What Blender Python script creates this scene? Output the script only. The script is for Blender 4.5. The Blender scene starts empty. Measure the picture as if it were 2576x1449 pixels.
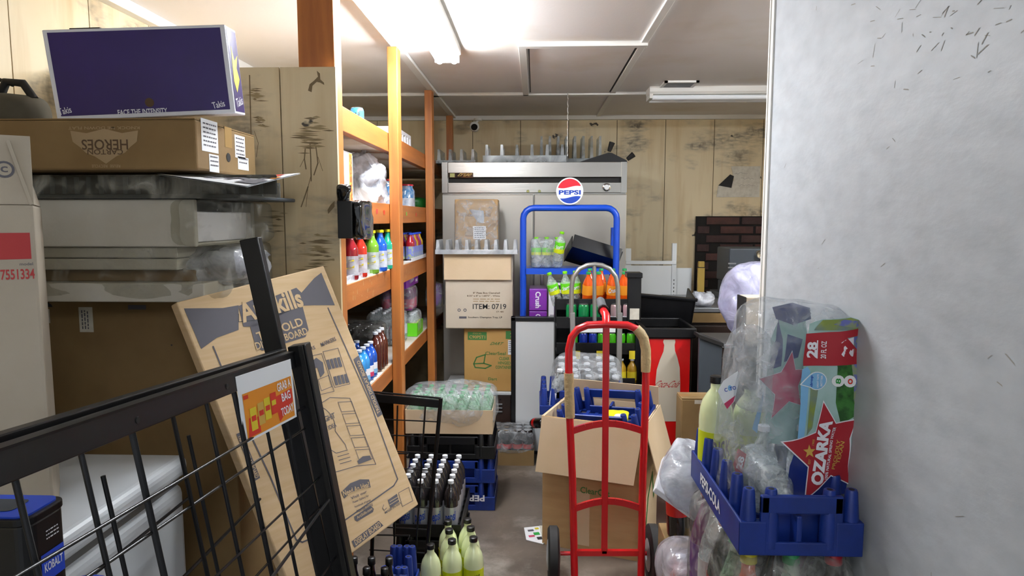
import bpy, bmesh, math, random
from mathutils import Matrix, Vector, noise
random.seed(7)
S = bpy.context.scene
C = S.collection
W, H, F, HC = 2576, 1449, 1717.0, 1.56

# ---------------------------------------------------------------- camera
_d = Vector((1345 - W / 2, -(550 - H / 2), F)).normalized()
_n = math.hypot(_d.z, _d.y)
AZ = Vector((0, _d.z / _n, -_d.y / _n))
AX = _d.cross(AZ)
if AX.x < 0: AX = -AX
cd = bpy.data.cameras.new('camera'); cam = bpy.data.objects.new('camera', cd); C.objects.link(cam)
cd.sensor_width = 36; cd.lens = 36 * F / W; cd.clip_start = .02
_r = Vector((AX.x, _d.x, AZ.x)); _u = Vector((AX.y, _d.y, AZ.y)); _f = Vector((AX.z, _d.z, AZ.z))
cam.matrix_world = Matrix(((_r.x, _u.x, -_f.x, 0), (_r.y, _u.y, -_f.y, 0), (_r.z, _u.z, -_f.z, HC), (0, 0, 0, 1)))
S.camera = cam

def at(px, py, Y):
    c = Vector(((px - W / 2) / F, -(py - H / 2) / F, 1))
    w = Vector((AX.dot(c), _d.dot(c), AZ.dot(c)))
    w *= Y / w.y; w.z += HC
    return w
def fl(px, py, z=0):
    c = Vector(((px - W / 2) / F, -(py - H / 2) / F, 1))
    w = Vector((AX.dot(c), _d.dot(c), AZ.dot(c)))
    w *= (z - HC) / w.z; w.z += HC
    return w
ORD = ('first', 'second', 'third', 'fourth', 'fifth', 'sixth', 'seventh', 'eighth')
def yx(px, X): return X / at(px, 620, 1).x

# ---------------------------------------------------------------- world, exposure
S.view_settings.view_transform = 'Standard'; S.view_settings.look = 'None'
S.view_settings.gamma = 1; S.view_settings.use_curve_mapping = False
S.view_settings.exposure = 0.62
wd = bpy.data.worlds.new('room_ambient'); S.world = wd; wd.use_nodes = True
wd.node_tree.nodes['Background'].inputs[0].default_value = (.86, .92, 1, 1)
wd.node_tree.nodes['Background'].inputs[1].default_value = .55
FILL_NEAR = 32.0  # strength of the added fill lamp behind the camera
FILL_SIDE = 110.0  # strength of the added fill lamp hidden over the sink corner
TUBE = 105.0       # strength of the lit ceiling tubes

# ---------------------------------------------------------------- materials
def lin(h):
    h = h.lstrip('#'); o = []
    for i in (0, 2, 4):
        c = int(h[i:i + 2], 16) / 255
        o.append(c / 12.92 if c <= .04045 else ((c + .055) / 1.055) ** 2.4)
    return (*o, 1)
MAT = {}
def M(name, col, rough=.6, metal=0, col2=None, scale=8, stretch=(1, 1, 1), lo=.4, hi=.7, bump=0, bscale=80, trans=0, emit=0, coat=0, pos=False, spec=.5):
    m = bpy.data.materials.new(name); m.use_nodes = True; MAT[name] = m
    nt = m.node_tree; N = nt.nodes; L = nt.links; b = N['Principled BSDF']
    b.inputs['Base Color'].default_value = lin(col); b.inputs['Roughness'].default_value = rough
    b.inputs['Metallic'].default_value = metal; b.inputs['Transmission Weight'].default_value = trans
    b.inputs['Coat Weight'].default_value = coat; b.inputs['Specular IOR Level'].default_value = spec
    if emit:
        b.inputs['Emission Color'].default_value = lin(col); b.inputs['Emission Strength'].default_value = emit
    def coord(st):
        if pos: g = N.new('ShaderNodeNewGeometry'); o = g.outputs['Position']
        else: g = N.new('ShaderNodeTexCoord'); o = g.outputs['Object']
        mp = N.new('ShaderNodeMapping'); mp.inputs['Scale'].default_value = st; L.new(o, mp.inputs[0]); return mp.outputs[0]
    if col2:
        nz = N.new('ShaderNodeTexNoise'); nz.inputs['Scale'].default_value = scale; nz.inputs['Detail'].default_value = 5
        L.new(coord(stretch), nz.inputs['Vector'])
        r = N.new('ShaderNodeValToRGB'); r.color_ramp.elements[0].position = lo; r.color_ramp.elements[1].position = hi
        r.color_ramp.elements[0].color = lin(col); r.color_ramp.elements[1].color = lin(col2)
        L.new(nz.outputs['Fac'], r.inputs[0]); L.new(r.outputs[0], b.inputs['Base Color'])
    if bump:
        nb = N.new('ShaderNodeTexNoise'); nb.inputs['Scale'].default_value = bscale; nb.inputs['Detail'].default_value = 3
        L.new(coord(stretch), nb.inputs['Vector'])
        bp = N.new('ShaderNodeBump'); bp.inputs['Strength'].default_value = bump; bp.inputs['Distance'].default_value = .01
        L.new(nb.outputs['Fac'], bp.inputs['Height']); L.new(bp.outputs[0], b.inputs['Normal'])
    return m
def clear(name, col, a=.35, rough=.08, scale=18, lo=.35, hi=.75, hiF=None, bump=.6):
    """thin clear plastic: part see-through, part glossy film, uneven where it is crumpled"""
    m = bpy.data.materials.new(name); m.use_nodes = True; MAT[name] = m
    nt = m.node_tree; N = nt.nodes; L = nt.links; b = N['Principled BSDF']; out = N['Material Output']
    b.inputs['Base Color'].default_value = lin(col); b.inputs['Roughness'].default_value = rough
    b.inputs['Specular IOR Level'].default_value = .9
    t = N.new('ShaderNodeBsdfTransparent'); c0 = lin(col); t.inputs[0].default_value = tuple(.45 + .55 * x for x in c0[:3]) + (1,)
    mx = N.new('ShaderNodeMixShader'); L.new(t.outputs[0], mx.inputs[1]); L.new(b.outputs[0], mx.inputs[2]); L.new(mx.outputs[0], out.inputs[0])
    tc = N.new('ShaderNodeTexCoord'); nz = N.new('ShaderNodeTexNoise'); nz.inputs['Scale'].default_value = scale; nz.inputs['Detail'].default_value = 4
    nz.inputs['Distortion'].default_value = 1.2
    L.new(tc.outputs['Object'], nz.inputs['Vector'])
    mr = N.new('ShaderNodeMapRange'); mr.inputs[1].default_value = lo; mr.inputs[2].default_value = hi
    mr.inputs[3].default_value = a * .5; mr.inputs[4].default_value = hiF or min(1, a * 2)
    L.new(nz.outputs['Fac'], mr.inputs[0]); L.new(mr.outputs[0], mx.inputs[0])
    if bump:
        bp = N.new('ShaderNodeBump'); bp.inputs['Strength'].default_value = bump; bp.inputs['Distance'].default_value = .02
        L.new(nz.outputs['Fac'], bp.inputs['Height']); L.new(bp.outputs[0], b.inputs['Normal'])
    return m

def panel_mat():
    m = M('printed_panel', '#cdb487', rough=.5)
    nt = m.node_tree; N = nt.nodes; L = nt.links; b = N['Principled BSDF']
    g = N.new('ShaderNodeNewGeometry')
    def nz(sc, st, lo, hi, detail=5, off=(0, 0, 0)):
        mp = N.new('ShaderNodeMapping'); mp.inputs['Scale'].default_value = st; mp.inputs['Location'].default_value = off; L.new(g.outputs['Position'], mp.inputs[0])
        n = N.new('ShaderNodeTexNoise'); n.inputs['Scale'].default_value = sc; n.inputs['Detail'].default_value = detail; L.new(mp.outputs[0], n.inputs['Vector'])
        r = N.new('ShaderNodeMapRange'); r.inputs[1].default_value = lo; r.inputs[2].default_value = hi; L.new(n.outputs['Fac'], r.inputs[0]); return r.outputs[0]
    def mix(a, fac, col):
        x = N.new('ShaderNodeMix'); x.data_type = 'RGBA'; L.new(fac, x.inputs[0])
        if isinstance(a, tuple): x.inputs[6].default_value = a
        else: L.new(a, x.inputs[6])
        x.inputs[7].default_value = lin(col); return x.outputs[2]
    def mul(a, b_):
        x = N.new('ShaderNodeMath'); x.operation = 'MULTIPLY'; L.new(a, x.inputs[0]); L.new(b_, x.inputs[1]); return x.outputs[0]
    c = mix(lin('#dccdaa'), nz(1.1, (1, 1, .6), .4, .7), '#cfb88c')
    c = mix(c, nz(3, (5, 5, .5), .5, .9), '#bfa274')                               # fine vertical grain
    c = mix(c, mul(nz(2.6, (1, 1, 1.7), .52, .66), nz(16, (.8, .8, 3.2), .30, .62)), '#8a8170')   # brushed printed scenery
    c = mix(c, mul(nz(2.6, (1, 1, 1.7), .58, .70), nz(26, (1, 1, .8), .50, .62)), '#6b6150')
    c = mix(c, nz(9, (1, 1, 1.2), .715, .74, 3, (3, 1, 7)), '#3f382f')              # small printed birds
    L.new(c, b.inputs['Base Color'])
panel_mat()
M('groove', '#4a3a22', rough=.9)
M('osb_white', '#b9bfc4', rough=.55, col2='#abb1b6', scale=5, stretch=(1, 2, 4), lo=.35, hi=.7, bump=.09, bscale=14)
M('scuff', '#97948d', rough=.8)
M('ceiling_white', '#e4dfdb', rough=.8, col2='#d0c3ae', scale=1.3, lo=.55, hi=.8, bump=.05)
M('trim_white', '#e2e0da', rough=.55)
M('concrete', '#6a5f54', rough=.42, col2='#4d443b', scale=3.2, lo=.35, hi=.65, bump=.12, bscale=30)
def worn_floor():
    nt = MAT['concrete'].node_tree; N = nt.nodes; L = nt.links; b = N['Principled BSDF']; src = b.inputs['Base Color'].links[0].from_socket
    tc = N.new('ShaderNodeTexCoord'); a = N.new('ShaderNodeTexNoise'); a.inputs['Scale'].default_value = 2.3; a.inputs['Detail'].default_value = 6; a.inputs['Roughness'].default_value = .7; L.new(tc.outputs['Object'], a.inputs['Vector'])
    mr = N.new('ShaderNodeMapRange'); mr.inputs[1].default_value = .52; mr.inputs[2].default_value = .68; mr.inputs[4].default_value = .8; L.new(a.outputs['Fac'], mr.inputs[0])
    x = N.new('ShaderNodeMix'); x.data_type = 'RGBA'; L.new(mr.outputs[0], x.inputs[0]); L.new(src, x.inputs[6]); x.inputs[7].default_value = lin('#938b82'); L.new(x.outputs[2], b.inputs['Base Color'])
worn_floor()
M('pine', '#bb7434', rough=.5, col2='#985826', scale=3, stretch=(7, 7, .5), lo=.35, hi=.7, bump=.1)
M('pine_beam', '#b26a2e', rough=.5, col2='#8f5222', scale=3, stretch=(7, .5, 7), lo=.35, hi=.7, bump=.1)
M('shelf_board', '#b9a890', rough=.6, col2='#d8d2cb', scale=4, lo=.4, hi=.6)
M('card', '#b8976a', rough=.85, col2='#ad8b5e', scale=5, stretch=(1, 1, 6), bump=.04)
M('card_light', '#cfb898', rough=.85, col2='#c6ae8b', scale=4, bump=.04)
M('card_pale', '#c8bba8', rough=.85, col2='#bfb19c', scale=4, bump=.04)
M('card_grey', '#aba190', rough=.85, col2='#a39886', scale=4, bump=.04)
M('card_dark', '#8a7048', rough=.85, col2='#7c623c', scale=4, bump=.04)
M('card_yellow', '#c39a5a', rough=.85, col2='#b98f50', scale=4, bump=.04)
M('card_edge', '#9c7b50', rough=.9)
M('board_card', '#cdb18a', rough=.8, col2='#c4a67c', scale=6, stretch=(1, 1, 14), lo=.35, hi=.7)
M('ink', '#2b2a2c', rough=.7)
M('ink_grey', '#55535a', rough=.7)
M('ink_brown', '#5a4530', rough=.8)
M('ink_scene', '#988560', rough=.7)
M('ink_scene_dark', '#7a6748', rough=.7)
M('ink_faded', '#a58d6a', rough=.8)
M('ink_pale', '#b3a78f', rough=.8)
M('ink_red', '#a83030', rough=.7)
M('ink_green', '#3f7a3c', rough=.7)
M('ink_maroon', '#a5202c', rough=.6)
M('paper', '#e8eaec', rough=.7)
M('paper_dim', '#cfcabc', rough=.7, col2='#bdb7a8', scale=30)
M('tape', '#a98a5a', rough=.25, coat=.5)
M('purple_print', '#301b66', rough=.35, col2='#2b175c', scale=6)
M('white_print', '#e9e9ee', rough=.4)
M('yellow_print', '#d8c42a', rough=.45)
M('gold', '#c8a24a', rough=.4)
M('orange_print', '#dc8a1c', rough=.45)
M('red_print', '#d0321e', rough=.4)
M('black_plastic', '#0c0c0e', rough=.35)
M('black_steel', '#141416', rough=.32, metal=.3)
M('black_dull', '#161412', rough=.7)
M('black_gloss', '#08080a', rough=.12, coat=.6)
M('dark_brown', '#241811', rough=.5, col2='#33201a', scale=4)
M('slate', '#3a4148', rough=.5)
M('grey_metal', '#8d8f91', rough=.4, metal=.7)
M('white_metal', '#d9dcdc', rough=.35)
M('freezer_white', '#d4d9dd', rough=.3)
M('foam_white', '#ccc8bd', rough=.7, bump=.1, col2='#c0bbad', scale=5)
M('steel', '#b3b1ab', rough=.3, metal=1, bump=.04, bscale=6, stretch=(1, 1, 14))
M('steel_door', '#b9b5ac', rough=.42, metal=.75, col2='#b0aca3', scale=2)
M('aluminium', '#b4b4b0', rough=.35, metal=.85)
M('chrome', '#d8d8da', rough=.1, metal=1)
M('red_paint', '#c4141c', rough=.28, coat=.3)
M('rubber', '#191919', rough=.75)
M('hub', '#b8babc', rough=.4, metal=.5)
M('grip', '#4a4b4d', rough=.7)
M('tan_tape', '#b79f74', rough=.55, bump=.5, bscale=60)
M('blue_paint', '#0f45b8', rough=.35)
M('crate_blue', '#132f80', rough=.38, col2='#10286a', scale=9)
M('crate_black', '#0e0e10', rough=.4)
M('blue_lid', '#1f48c4', rough=.35)
M('sign_red', '#cf1f30', rough=.3)
M('sign_blue', '#1840a8', rough=.3)
M('sign_white', '#eef0f4', rough=.3)
M('coke_red', '#c21010', rough=.3, coat=.3)
M('coke_cream', '#c2b9a6', rough=.4)
M('brick', '#3b2522', rough=.85, col2='#2c1d1c', scale=9, bump=.2)
M('brick_warm', '#4a2c26', rough=.85, col2='#33201d', scale=9, bump=.2)
M('mortar', '#14100f', rough=.95)
M('tube_lit', '#f4f9ff', emit=TUBE)
M('tube_fill_near', '#f4f9ff', emit=FILL_NEAR)
M('tube_fill_side', '#f4f9ff', emit=FILL_SIDE)
M('bag_grey', '#575142', rough=.8, col2='#4a4436', scale=6)
M('tube_off', '#f0f4f8', rough=.2)
M('navy_print', '#16286e', rough=.3)
M('sky_print', '#7db4dc', rough=.3)
M('haze_print', '#a9c7c4', rough=.3, col2='#8fb4a8', scale=12)
M('leaf_print', '#3d7a34', rough=.35, col2='#23501f', scale=45, lo=.4, hi=.6)
M('meadow_print', '#8a9a4a', rough=.35, col2='#6d7f8e', scale=20)
M('lupin_print', '#6a70b4', rough=.35, col2='#8f9a78', scale=60, lo=.45, hi=.55)
M('green_print', '#1f9a3a', rough=.35)
M('lime_print', '#62c81e', rough=.35)
M('lime_yellow', '#c9d41e', rough=.35)
M('pink_print', '#c43a62', rough=.35)
M('magenta_print', '#7a2a9c', rough=.35)
M('price_green', '#7fae3c', rough=.5)
M('cap_white', '#e6eaf0', rough=.35)
M('cap_black', '#101012', rough=.35)
M('cap_green', '#2f9c5a', rough=.35)
M('cap_lime', '#7fd21a', rough=.35)
M('cap_yellow', '#d6c81c', rough=.35)
M('cap_blue', '#1c3fae', rough=.3)
M('cap_red', '#b3122a', rough=.3)
M('liq_lemon', '#dfe9b4', rough=.16, coat=.6, col2='#e6eec4', scale=6)
M('liq_cola', '#120a08', rough=.08, coat=.8)
M('liq_orange', '#d2500c', rough=.12, coat=.8)
M('liq_red', '#c02818', rough=.12, coat=.8)
M('liq_darkred', '#8a1420', rough=.12, coat=.8)
M('liq_limegreen', '#6a9a28', rough=.12, coat=.8)
M('liq_blue', '#0f4fb4', rough=.1, coat=.8)
M('liq_brown', '#4a1c12', rough=.1, coat=.8)
M('liq_lightblue', '#2f8fd4', rough=.1, coat=.8)
M('liq_teal', '#1d9a7c', rough=.12, coat=.8)
M('liq_purple', '#7a2a6c', rough=.12, coat=.8)
M('liq_amber', '#b08a1c', rough=.12, coat=.8)
M('liq_navy', '#0c1c5c', rough=.1, coat=.8)
M('silver_bottle', '#2b2829', rough=.06, metal=.3, coat=1)
M('silver_label', '#b8bac0', rough=.3, metal=.5)
M('can_top', '#c9cbce', rough=.25, metal=.9)
M('can_green', '#0f8a4c', rough=.22, metal=.35, coat=.5)
M('can_lime', '#4cb81a', rough=.22, metal=.3, coat=.5)
M('can_blue', '#102c96', rough=.22, metal=.35, coat=.5)
M('can_pink', '#c9a8ae', rough=.25, metal=.4, coat=.5)
M('can_coke', '#1a1416', rough=.2, metal=.4, coat=.6)
M('can_purple', '#7c6cae', rough=.25, metal=.4, coat=.5)
M('can_sky', '#4fa2d8', rough=.22, metal=.35, coat=.5)
M('jar_blue', '#3f74a4', rough=.12, coat=.7, col2='#b7bcc2', scale=30)
M('green_bag', '#0f5a1a', rough=.4)
M('yellow_pack', '#e2dc1a', rough=.3)
M('wood_stick', '#a88a3a', rough=.6)
M('brass', '#8f8f5c', rough=.35, metal=.8)
clear('film', '#e6e9ec', a=.22)
clear('film_milky', '#dfe2ea', a=.55, lo=.3, hi=.7, hiF=.95, scale=9)
clear('film_grey', '#c9c8c2', a=.2, lo=.4, hi=.8, hiF=.6, scale=14)
clear('film_haze', '#d4d2dc', a=.4, lo=.35, hi=.75, hiF=.85, scale=10)
clear('film_tight', '#d8d6cc', a=.12, lo=.5, hi=.8, hiF=.5, scale=10)
clear('bag_lilac', '#d2d2ee', a=.8, lo=.25, hi=.6, hiF=1, scale=7)
clear('pet_clear', '#dfe6e6', a=.3, scale=40, bump=.2)
clear('pet_green', '#bfe6c8', a=.4, scale=40, bump=.2)
clear('acrylic', '#c6cdd0', a=.4, rough=.15, scale=8, bump=0)
clear('acrylic_white', '#d6dade', a=.75, rough=.2, scale=8, hiF=.95, bump=0)

# ---------------------------------------------------------------- mesh helpers
class MB:
    def __init__(s): s.v = []; s.f = []
    def add(s, v, f, m=None):
        o = len(s.v)
        s.v += [tuple(m @ Vector(p)) if m else tuple(p) for p in v]
        s.f += [tuple(i + o for i in q) for q in f]; return s
    def box(s, c, d, m=None):
        x, y, z = (q / 2 for q in d)
        v = [(c[0] + a * x, c[1] + b * y, c[2] + e * z) for e in (-1, 1) for b in (-1, 1) for a in (-1, 1)]
        return s.add(v, [(0, 2, 3, 1), (4, 5, 7, 6), (0, 1, 5, 4), (2, 6, 7, 3), (0, 4, 6, 2), (1, 3, 7, 5)], m)
    def bb(s, x0, x1, y0, y1, z0, z1, m=None):
        return s.box(((x0 + x1) / 2, (y0 + y1) / 2, (z0 + z1) / 2), (x1 - x0, y1 - y0, z1 - z0), m)
    def beam(s, p, q, w, h, up=(0, 0, 1)):
        """rectangular bar from p to q, w across, h along up"""
        p = Vector(p); q = Vector(q); d = (q - p).normalized(); u = Vector(up); r = d.cross(u).normalized(); u = r.cross(d)
        v = [tuple(e + r * a * w / 2 + u * b * h / 2) for e in (p, q) for b in (-1, 1) for a in (-1, 1)]
        return s.add(v, [(0, 1, 3, 2), (4, 6, 7, 5), (0, 4, 5, 1), (2, 3, 7, 6), (0, 2, 6, 4), (1, 5, 7, 3)])
    def tube(s, pts, r, n=8, caps=True):
        P = [Vector(p) for p in pts]; o = len(s.v); prev = None
        for i, p in enumerate(P):
            d = (P[min(i + 1, len(P) - 1)] - P[max(i - 1, 0)]).normalized()
            if prev is None: a = d.cross(Vector((0, 0, 1))) if abs(d.z) < .9 else d.cross(Vector((0, 1, 0)))
            else: a = prev - d * prev.dot(d)
            a.normalize(); prev = a; b = d.cross(a); rr = r[i] if isinstance(r, (list, tuple)) else r
            for k in range(n):
                t = 2 * math.pi * k / n; s.v.append(tuple(p + (a * math.cos(t) + b * math.sin(t)) * rr))
        for i in range(len(P) - 1):
            for k in range(n):
                k2 = (k + 1) % n; s.f.append((o + i * n + k, o + i * n + k2, o + (i + 1) * n + k2, o + (i + 1) * n + k))
        if caps:
            s.f.append(tuple(o + k for k in reversed(range(n)))); s.f.append(tuple(o + (len(P) - 1) * n + k for k in range(n)))
        return s
    def lathe(s, prof, n=16, m=None):
        v = []; f = []
        for r, z in prof:
            for k in range(n):
                t = 2 * math.pi * k / n; v.append((r * math.cos(t), r * math.sin(t), z))
        for i in range(len(prof) - 1):
            for k in range(n):
                k2 = (k + 1) % n; f.append((i * n + k, i * n + k2, (i + 1) * n + k2, (i + 1) * n + k))
        f.append(tuple(reversed(range(n)))); f.append(tuple((len(prof) - 1) * n + k for k in range(n)))
        return s.add(v, f, m)
    def prism(s, poly, z0, z1, m=None):
        n = len(poly)
        v = [(x, y, z0) for x, y in poly] + [(x, y, z1) for x, y in poly]
        f = [tuple(reversed(range(n))), tuple(range(n, 2 * n))] + [(i, (i + 1) % n, n + (i + 1) % n, n + i) for i in range(n)]
        return s.add(v, f, m)
    def build(s, name, mat, parent=None, smooth=False, bevel=0, seg=2):
        me = bpy.data.meshes.new(name); me.from_pydata(s.v, [], s.f); me.update()
        return obj(name, me, mat, parent, smooth, bevel, seg)
def obj(name, me, mat, parent=None, smooth=False, bevel=0, seg=2):
    if mat and not me.materials: me.materials.append(MAT[mat])
    if smooth:
        me.shade_smooth(); me.set_sharp_from_angle(angle=math.radians(smooth if smooth is not True else 50))
    o = bpy.data.objects.new(name, me); C.objects.link(o)
    if parent: o.parent = parent
    if bevel:
        b = o.modifiers.new('bevel', 'BEVEL'); b.width = bevel; b.segments = seg; b.limit_method = 'ANGLE'
    return o
def tag(o, label, cat, group=None, kind=None):
    if label: o['label'] = label
    if cat: o['category'] = cat
    if group: o['group'] = group
    if kind: o['kind'] = kind
    return o
def thing(name, label, cat, loc=(0, 0, 0), rz=0, group=None, rot=None):
    o = bpy.data.objects.new(name, None); C.objects.link(o); o.empty_display_size = .05
    o.location = loc; o.rotation_euler = rot or (0, 0, rz)
    return tag(o, label, cat, group)
def struct(name, mb, mat, **k):
    o = mb.build(name, mat, **k); o['kind'] = 'structure'; return o
def copy_tree(o, parent=None, label=None, loc=None, rz=None, group=None, rot=None):
    c = o.copy(); C.objects.link(c); c.parent = parent
    for ch in o.children: copy_tree(ch, c)
    if label: c['label'] = label
    if group: c['group'] = group
    if loc is not None: c.location = loc
    if rz is not None: c.rotation_euler = (0, 0, rz)
    if rot is not None: c.rotation_euler = rot
    return c
def frame(o, r, u):
    o = Vector(o); r = Vector(r).normalized(); u = Vector(u); n = r.cross(u).normalized(); u = n.cross(r)
    return Matrix(((r.x, u.x, n.x, o.x), (r.y, u.y, n.y, o.y), (r.z, u.z, n.z, o.z), (0, 0, 0, 1)))
def face(side, sx, sy, sz):
    return {'front': frame((0, -sy / 2, sz / 2), (1, 0, 0), (0, 0, 1)), 'right': frame((sx / 2, 0, sz / 2), (0, 1, 0), (0, 0, 1)),
            'left': frame((-sx / 2, 0, sz / 2), (0, -1, 0), (0, 0, 1)), 'top': frame((0, 0, sz), (1, 0, 0), (0, 1, 0))}[side]
T = Matrix.Translation
def Rz2(a): return Matrix.Rotation(math.radians(a), 4, 'Z')
_tc = {}
def textmesh(s, bold):
    if (s, bold) not in _tc:
        cv = bpy.data.curves.new('print', 'FONT'); cv.body = s; cv.align_x = 'CENTER'; cv.align_y = 'CENTER'; cv.offset = bold; cv.resolution_u = 3
        o = bpy.data.objects.new('print', cv); me = bpy.data.meshes.new_from_object(o)
        v = [tuple(p.co) for p in me.vertices]; f = [tuple(p.vertices) for p in me.polygons]
        bpy.data.objects.remove(o); bpy.data.meshes.remove(me); bpy.data.curves.remove(cv)
        x0 = min(p[0] for p in v); x1 = max(p[0] for p in v); y0 = min(p[1] for p in v); y1 = max(p[1] for p in v)
        _tc[(s, bold)] = ([((p[0] - (x0 + x1) / 2) / (x1 - x0), (p[1] - (y0 + y1) / 2) / (y1 - y0)) for p in v], f)
    return _tc[(s, bold)]
def text(parent, fr, s, u, v, w, h, mat, rot=0, bold=.012, e=.0012, shear=0, name='lettering', fn=None):
    pv, f = textmesh(s, bold); mb = MB()
    m = fr @ T((u, v, e)) @ Rz2(rot) if fr else None
    if fn:
        rm = Rz2(rot); q = []
        for x, y in pv:
            p = rm @ Vector(((x + shear * y) * w, y * h, 0)); q.append(fn(u + p.x, v + p.y, e))
        mb.add(q, f)
    else: mb.add([((x + shear * y) * w, y * h, 0) for x, y in pv], f, m)
    return mb.build(name, mat, parent)
def decal(parent, fr, poly, mat, name='print', e=.0008, u=0, v=0, rot=0):
    mb = MB(); n = len(poly)
    mb.add([(x, y, 0) for x, y in poly], [tuple(range(n))], fr @ T((u, v, e)) @ Rz2(rot))
    return mb.build(name, mat, parent)
def R_(w, h): return [(-w / 2, -h / 2), (w / 2, -h / 2), (w / 2, h / 2), (-w / 2, h / 2)]
def circ(r, n=24, a0=0, a1=360): return [(r * math.cos(math.radians(a0 + (a1 - a0) * k / n)), r * math.sin(math.radians(a0 + (a1 - a0) * k / n))) for k in range(n)]
def star(r1, r2, n=5, a=90): return [((r1 if k % 2 == 0 else r2) * math.cos(math.radians(a + 180 / n * k)), (r1 if k % 2 == 0 else r2) * math.sin(math.radians(a + 180 / n * k))) for k in range(2 * n)]
def line(parent, fr, pts, w, mat, name='print', e=.001):
    mb = MB()
    for (a, b), (c, d) in zip(pts, pts[1:]):
        dx, dy = c - a, d - b; l = math.hypot(dx, dy) or 1; nx, ny = -dy / l * w / 2, dx / l * w / 2; ex, ey = dx / l * w * .4, dy / l * w * .4
        mb.add([(a - ex + nx, b - ey + ny, e), (a - ex - nx, b - ey - ny, e), (c + ex - nx, d + ey - ny, e), (c + ex + nx, d + ey + ny, e)], [(0, 1, 2, 3)], fr)
    return mb.build(name, mat, parent)
def paras(parent, fr, u, v, w, n, dy, h, mat, name='small_print'):
    """a block of lines too small to read: broken dashes"""
    mb = MB(); rnd = random.Random(int((u + v) * 9999) + n)
    for i in range(n):
        x = -w / 2
        while x < w / 2 - .004:
            l = rnd.uniform(.08, .22) * w; l = min(l, w / 2 - x)
            mb.add([(u + x, v - i * dy - h / 2, .001), (u + x + l, v - i * dy - h / 2, .001), (u + x + l, v - i * dy + h / 2, .001), (u + x, v - i * dy + h / 2, .001)], [(0, 1, 2, 3)], fr)
            x += l + .05 * w
    return mb.build(name, mat, parent)
def px(x0, y0, x1, y1, Y):
    """world extents of a front face seen between two pixels at depth Y"""
    a = at(x0, y1, Y); b = at(x1, y0, Y); return a.x, b.x, a.z, b.z
def carton(label, x0, x1, y0, y1, z0, z1, mat='card', rz=0, rot=None, name='cardboard_box', cat='box', group=None, flaps=True, tape=True, bevel=.006):
    sx, sy, sz = x1 - x0, y1 - y0, z1 - z0
    t = thing(name, label, cat, ((x0 + x1) / 2, (y0 + y1) / 2, z0), rz, group, rot)
    h = sz - (.004 if flaps else 0)
    MB().bb(-sx / 2, sx / 2, -sy / 2, sy / 2, 0, h).build('body', mat, t, bevel=bevel)
    if flaps:
        for s in (-1, 1):
            MB().box((0, s * (sy / 4 + .0005), sz - .002), (sx - .004, sy / 2 - .003, .0038)).build('flap', mat, t)
    if tape:
        m = MB(); m.box((0, 0, sz + .0004), (sx, .048, .0007)); m.box((sx / 2 + .0004, 0, sz - .03), (.0007, .048, .06)); m.build('tape', 'tape', t)
    return t, (sx, sy, sz)
def rounded(dims, seed=0, n=10, amp=.01, e=6, fq=9, pinch=None):
    """crumpled soft box: superellipsoid with noise"""
    bm = bmesh.new(); bmesh.ops.create_cube(bm, size=2); bmesh.ops.subdivide_edges(bm, edges=bm.edges[:], cuts=n, use_grid_fill=True)
    off = Vector((seed * 3.7, seed * 1.3, seed * 7.1))
    for v in bm.verts:
        p = v.co; k = (abs(p.x) ** e + abs(p.y) ** e + abs(p.z) ** e) ** (1 / e); p = p / k
        q = Vector((p.x * dims[0] / 2, p.y * dims[1] / 2, p.z * dims[2] / 2))
        if pinch: q = Vector(pinch(q))
        q += noise.noise_vector(q * fq + off) * amp + noise.noise_vector(q * fq * 2.7 + off) * amp * .45
        v.co = q
    me = bpy.data.meshes.new('soft'); bm.to_mesh(me); bm.free(); return me

# ================================================================ the setting
CE, XL, YB, XR, YN = 2.44, -1.69, 6.03, 3.3, -1.4
XW, YW = .775, at(1935, 400, 1).y * .775 / at(1935, 400, 1).x          # white partition on the right and its far end
fo = struct('floor', MB().bb(XL - .1, XR + .1, YN, YB + .1, -.08, 0), 'concrete')
wp = MB(); rnd = random.Random(3)
for cx, cy, rx, ry in ((-.02, 3.75, .2, .16), (-.1, 3.3, .1, .2)):
    pts = [(cx + rx * math.cos(a) * rnd.uniform(.75, 1.1), cy + ry * math.sin(a) * rnd.uniform(.7, 1.1)) for a in [k * math.pi / 10 for k in range(20)]]
    wp.prism(pts, .0, .0012)
struct('ceiling', MB().bb(XL - .1, XR + .1, YN, YB + .1, CE, CE + .08), 'ceiling_white')

def plank_wall(name, p0, dirv, nrm, length, pitch, first, z0=0, z1=CE):
    """wall of grooved panel strips: a dark backing with one plank per strip standing proud"""
    d = Vector(dirv); n = Vector(nrm); p0 = Vector(p0)
    up = Vector((0, 0, 1)); m = frame(p0, d, up)
    if m.to_3x3().col[2].dot(n) < 0: sgn = -1
    else: sgn = 1
    w = struct(name, MB().bb(0, length, z0, z1, -.06 * sgn if sgn > 0 else 0, 0 if sgn > 0 else .06, m), 'groove')
    x = first
    cuts = [0] + [c for c in [first + pitch * k for k in range(-2, 20)] if .03 < c < length - .03] + [length]
    for a, b in zip(cuts, cuts[1:]):
        lo, hi = (0, .008) if sgn > 0 else (-.008, 0)
        MB().bb(a + .0025, b - .0025, z0, z1, lo, hi, m).build('plank', 'printed_panel', w)
    return w
plank_wall('wall_back', (XL, YB, 0), (1, 0, 0), (0, -1, 0), XR - XL, .4165, at(1551, 400, YB).x - XL - .4165 * 6)
plank_wall('wall_left', (XL, YN, 0), (0, 1, 0), (1, 0, 0), YB - YN, .406, (XL / at(20, 100, 1).x - YN) % .406)
struct('wall_far_right', MB().bb(XR, XR + .1, YN, YB, 0, CE), 'printed_panel')
wr = struct('wall_right', MB().bb(XW, XW + .11, YN, YW, 0, CE), 'osb_white')
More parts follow.
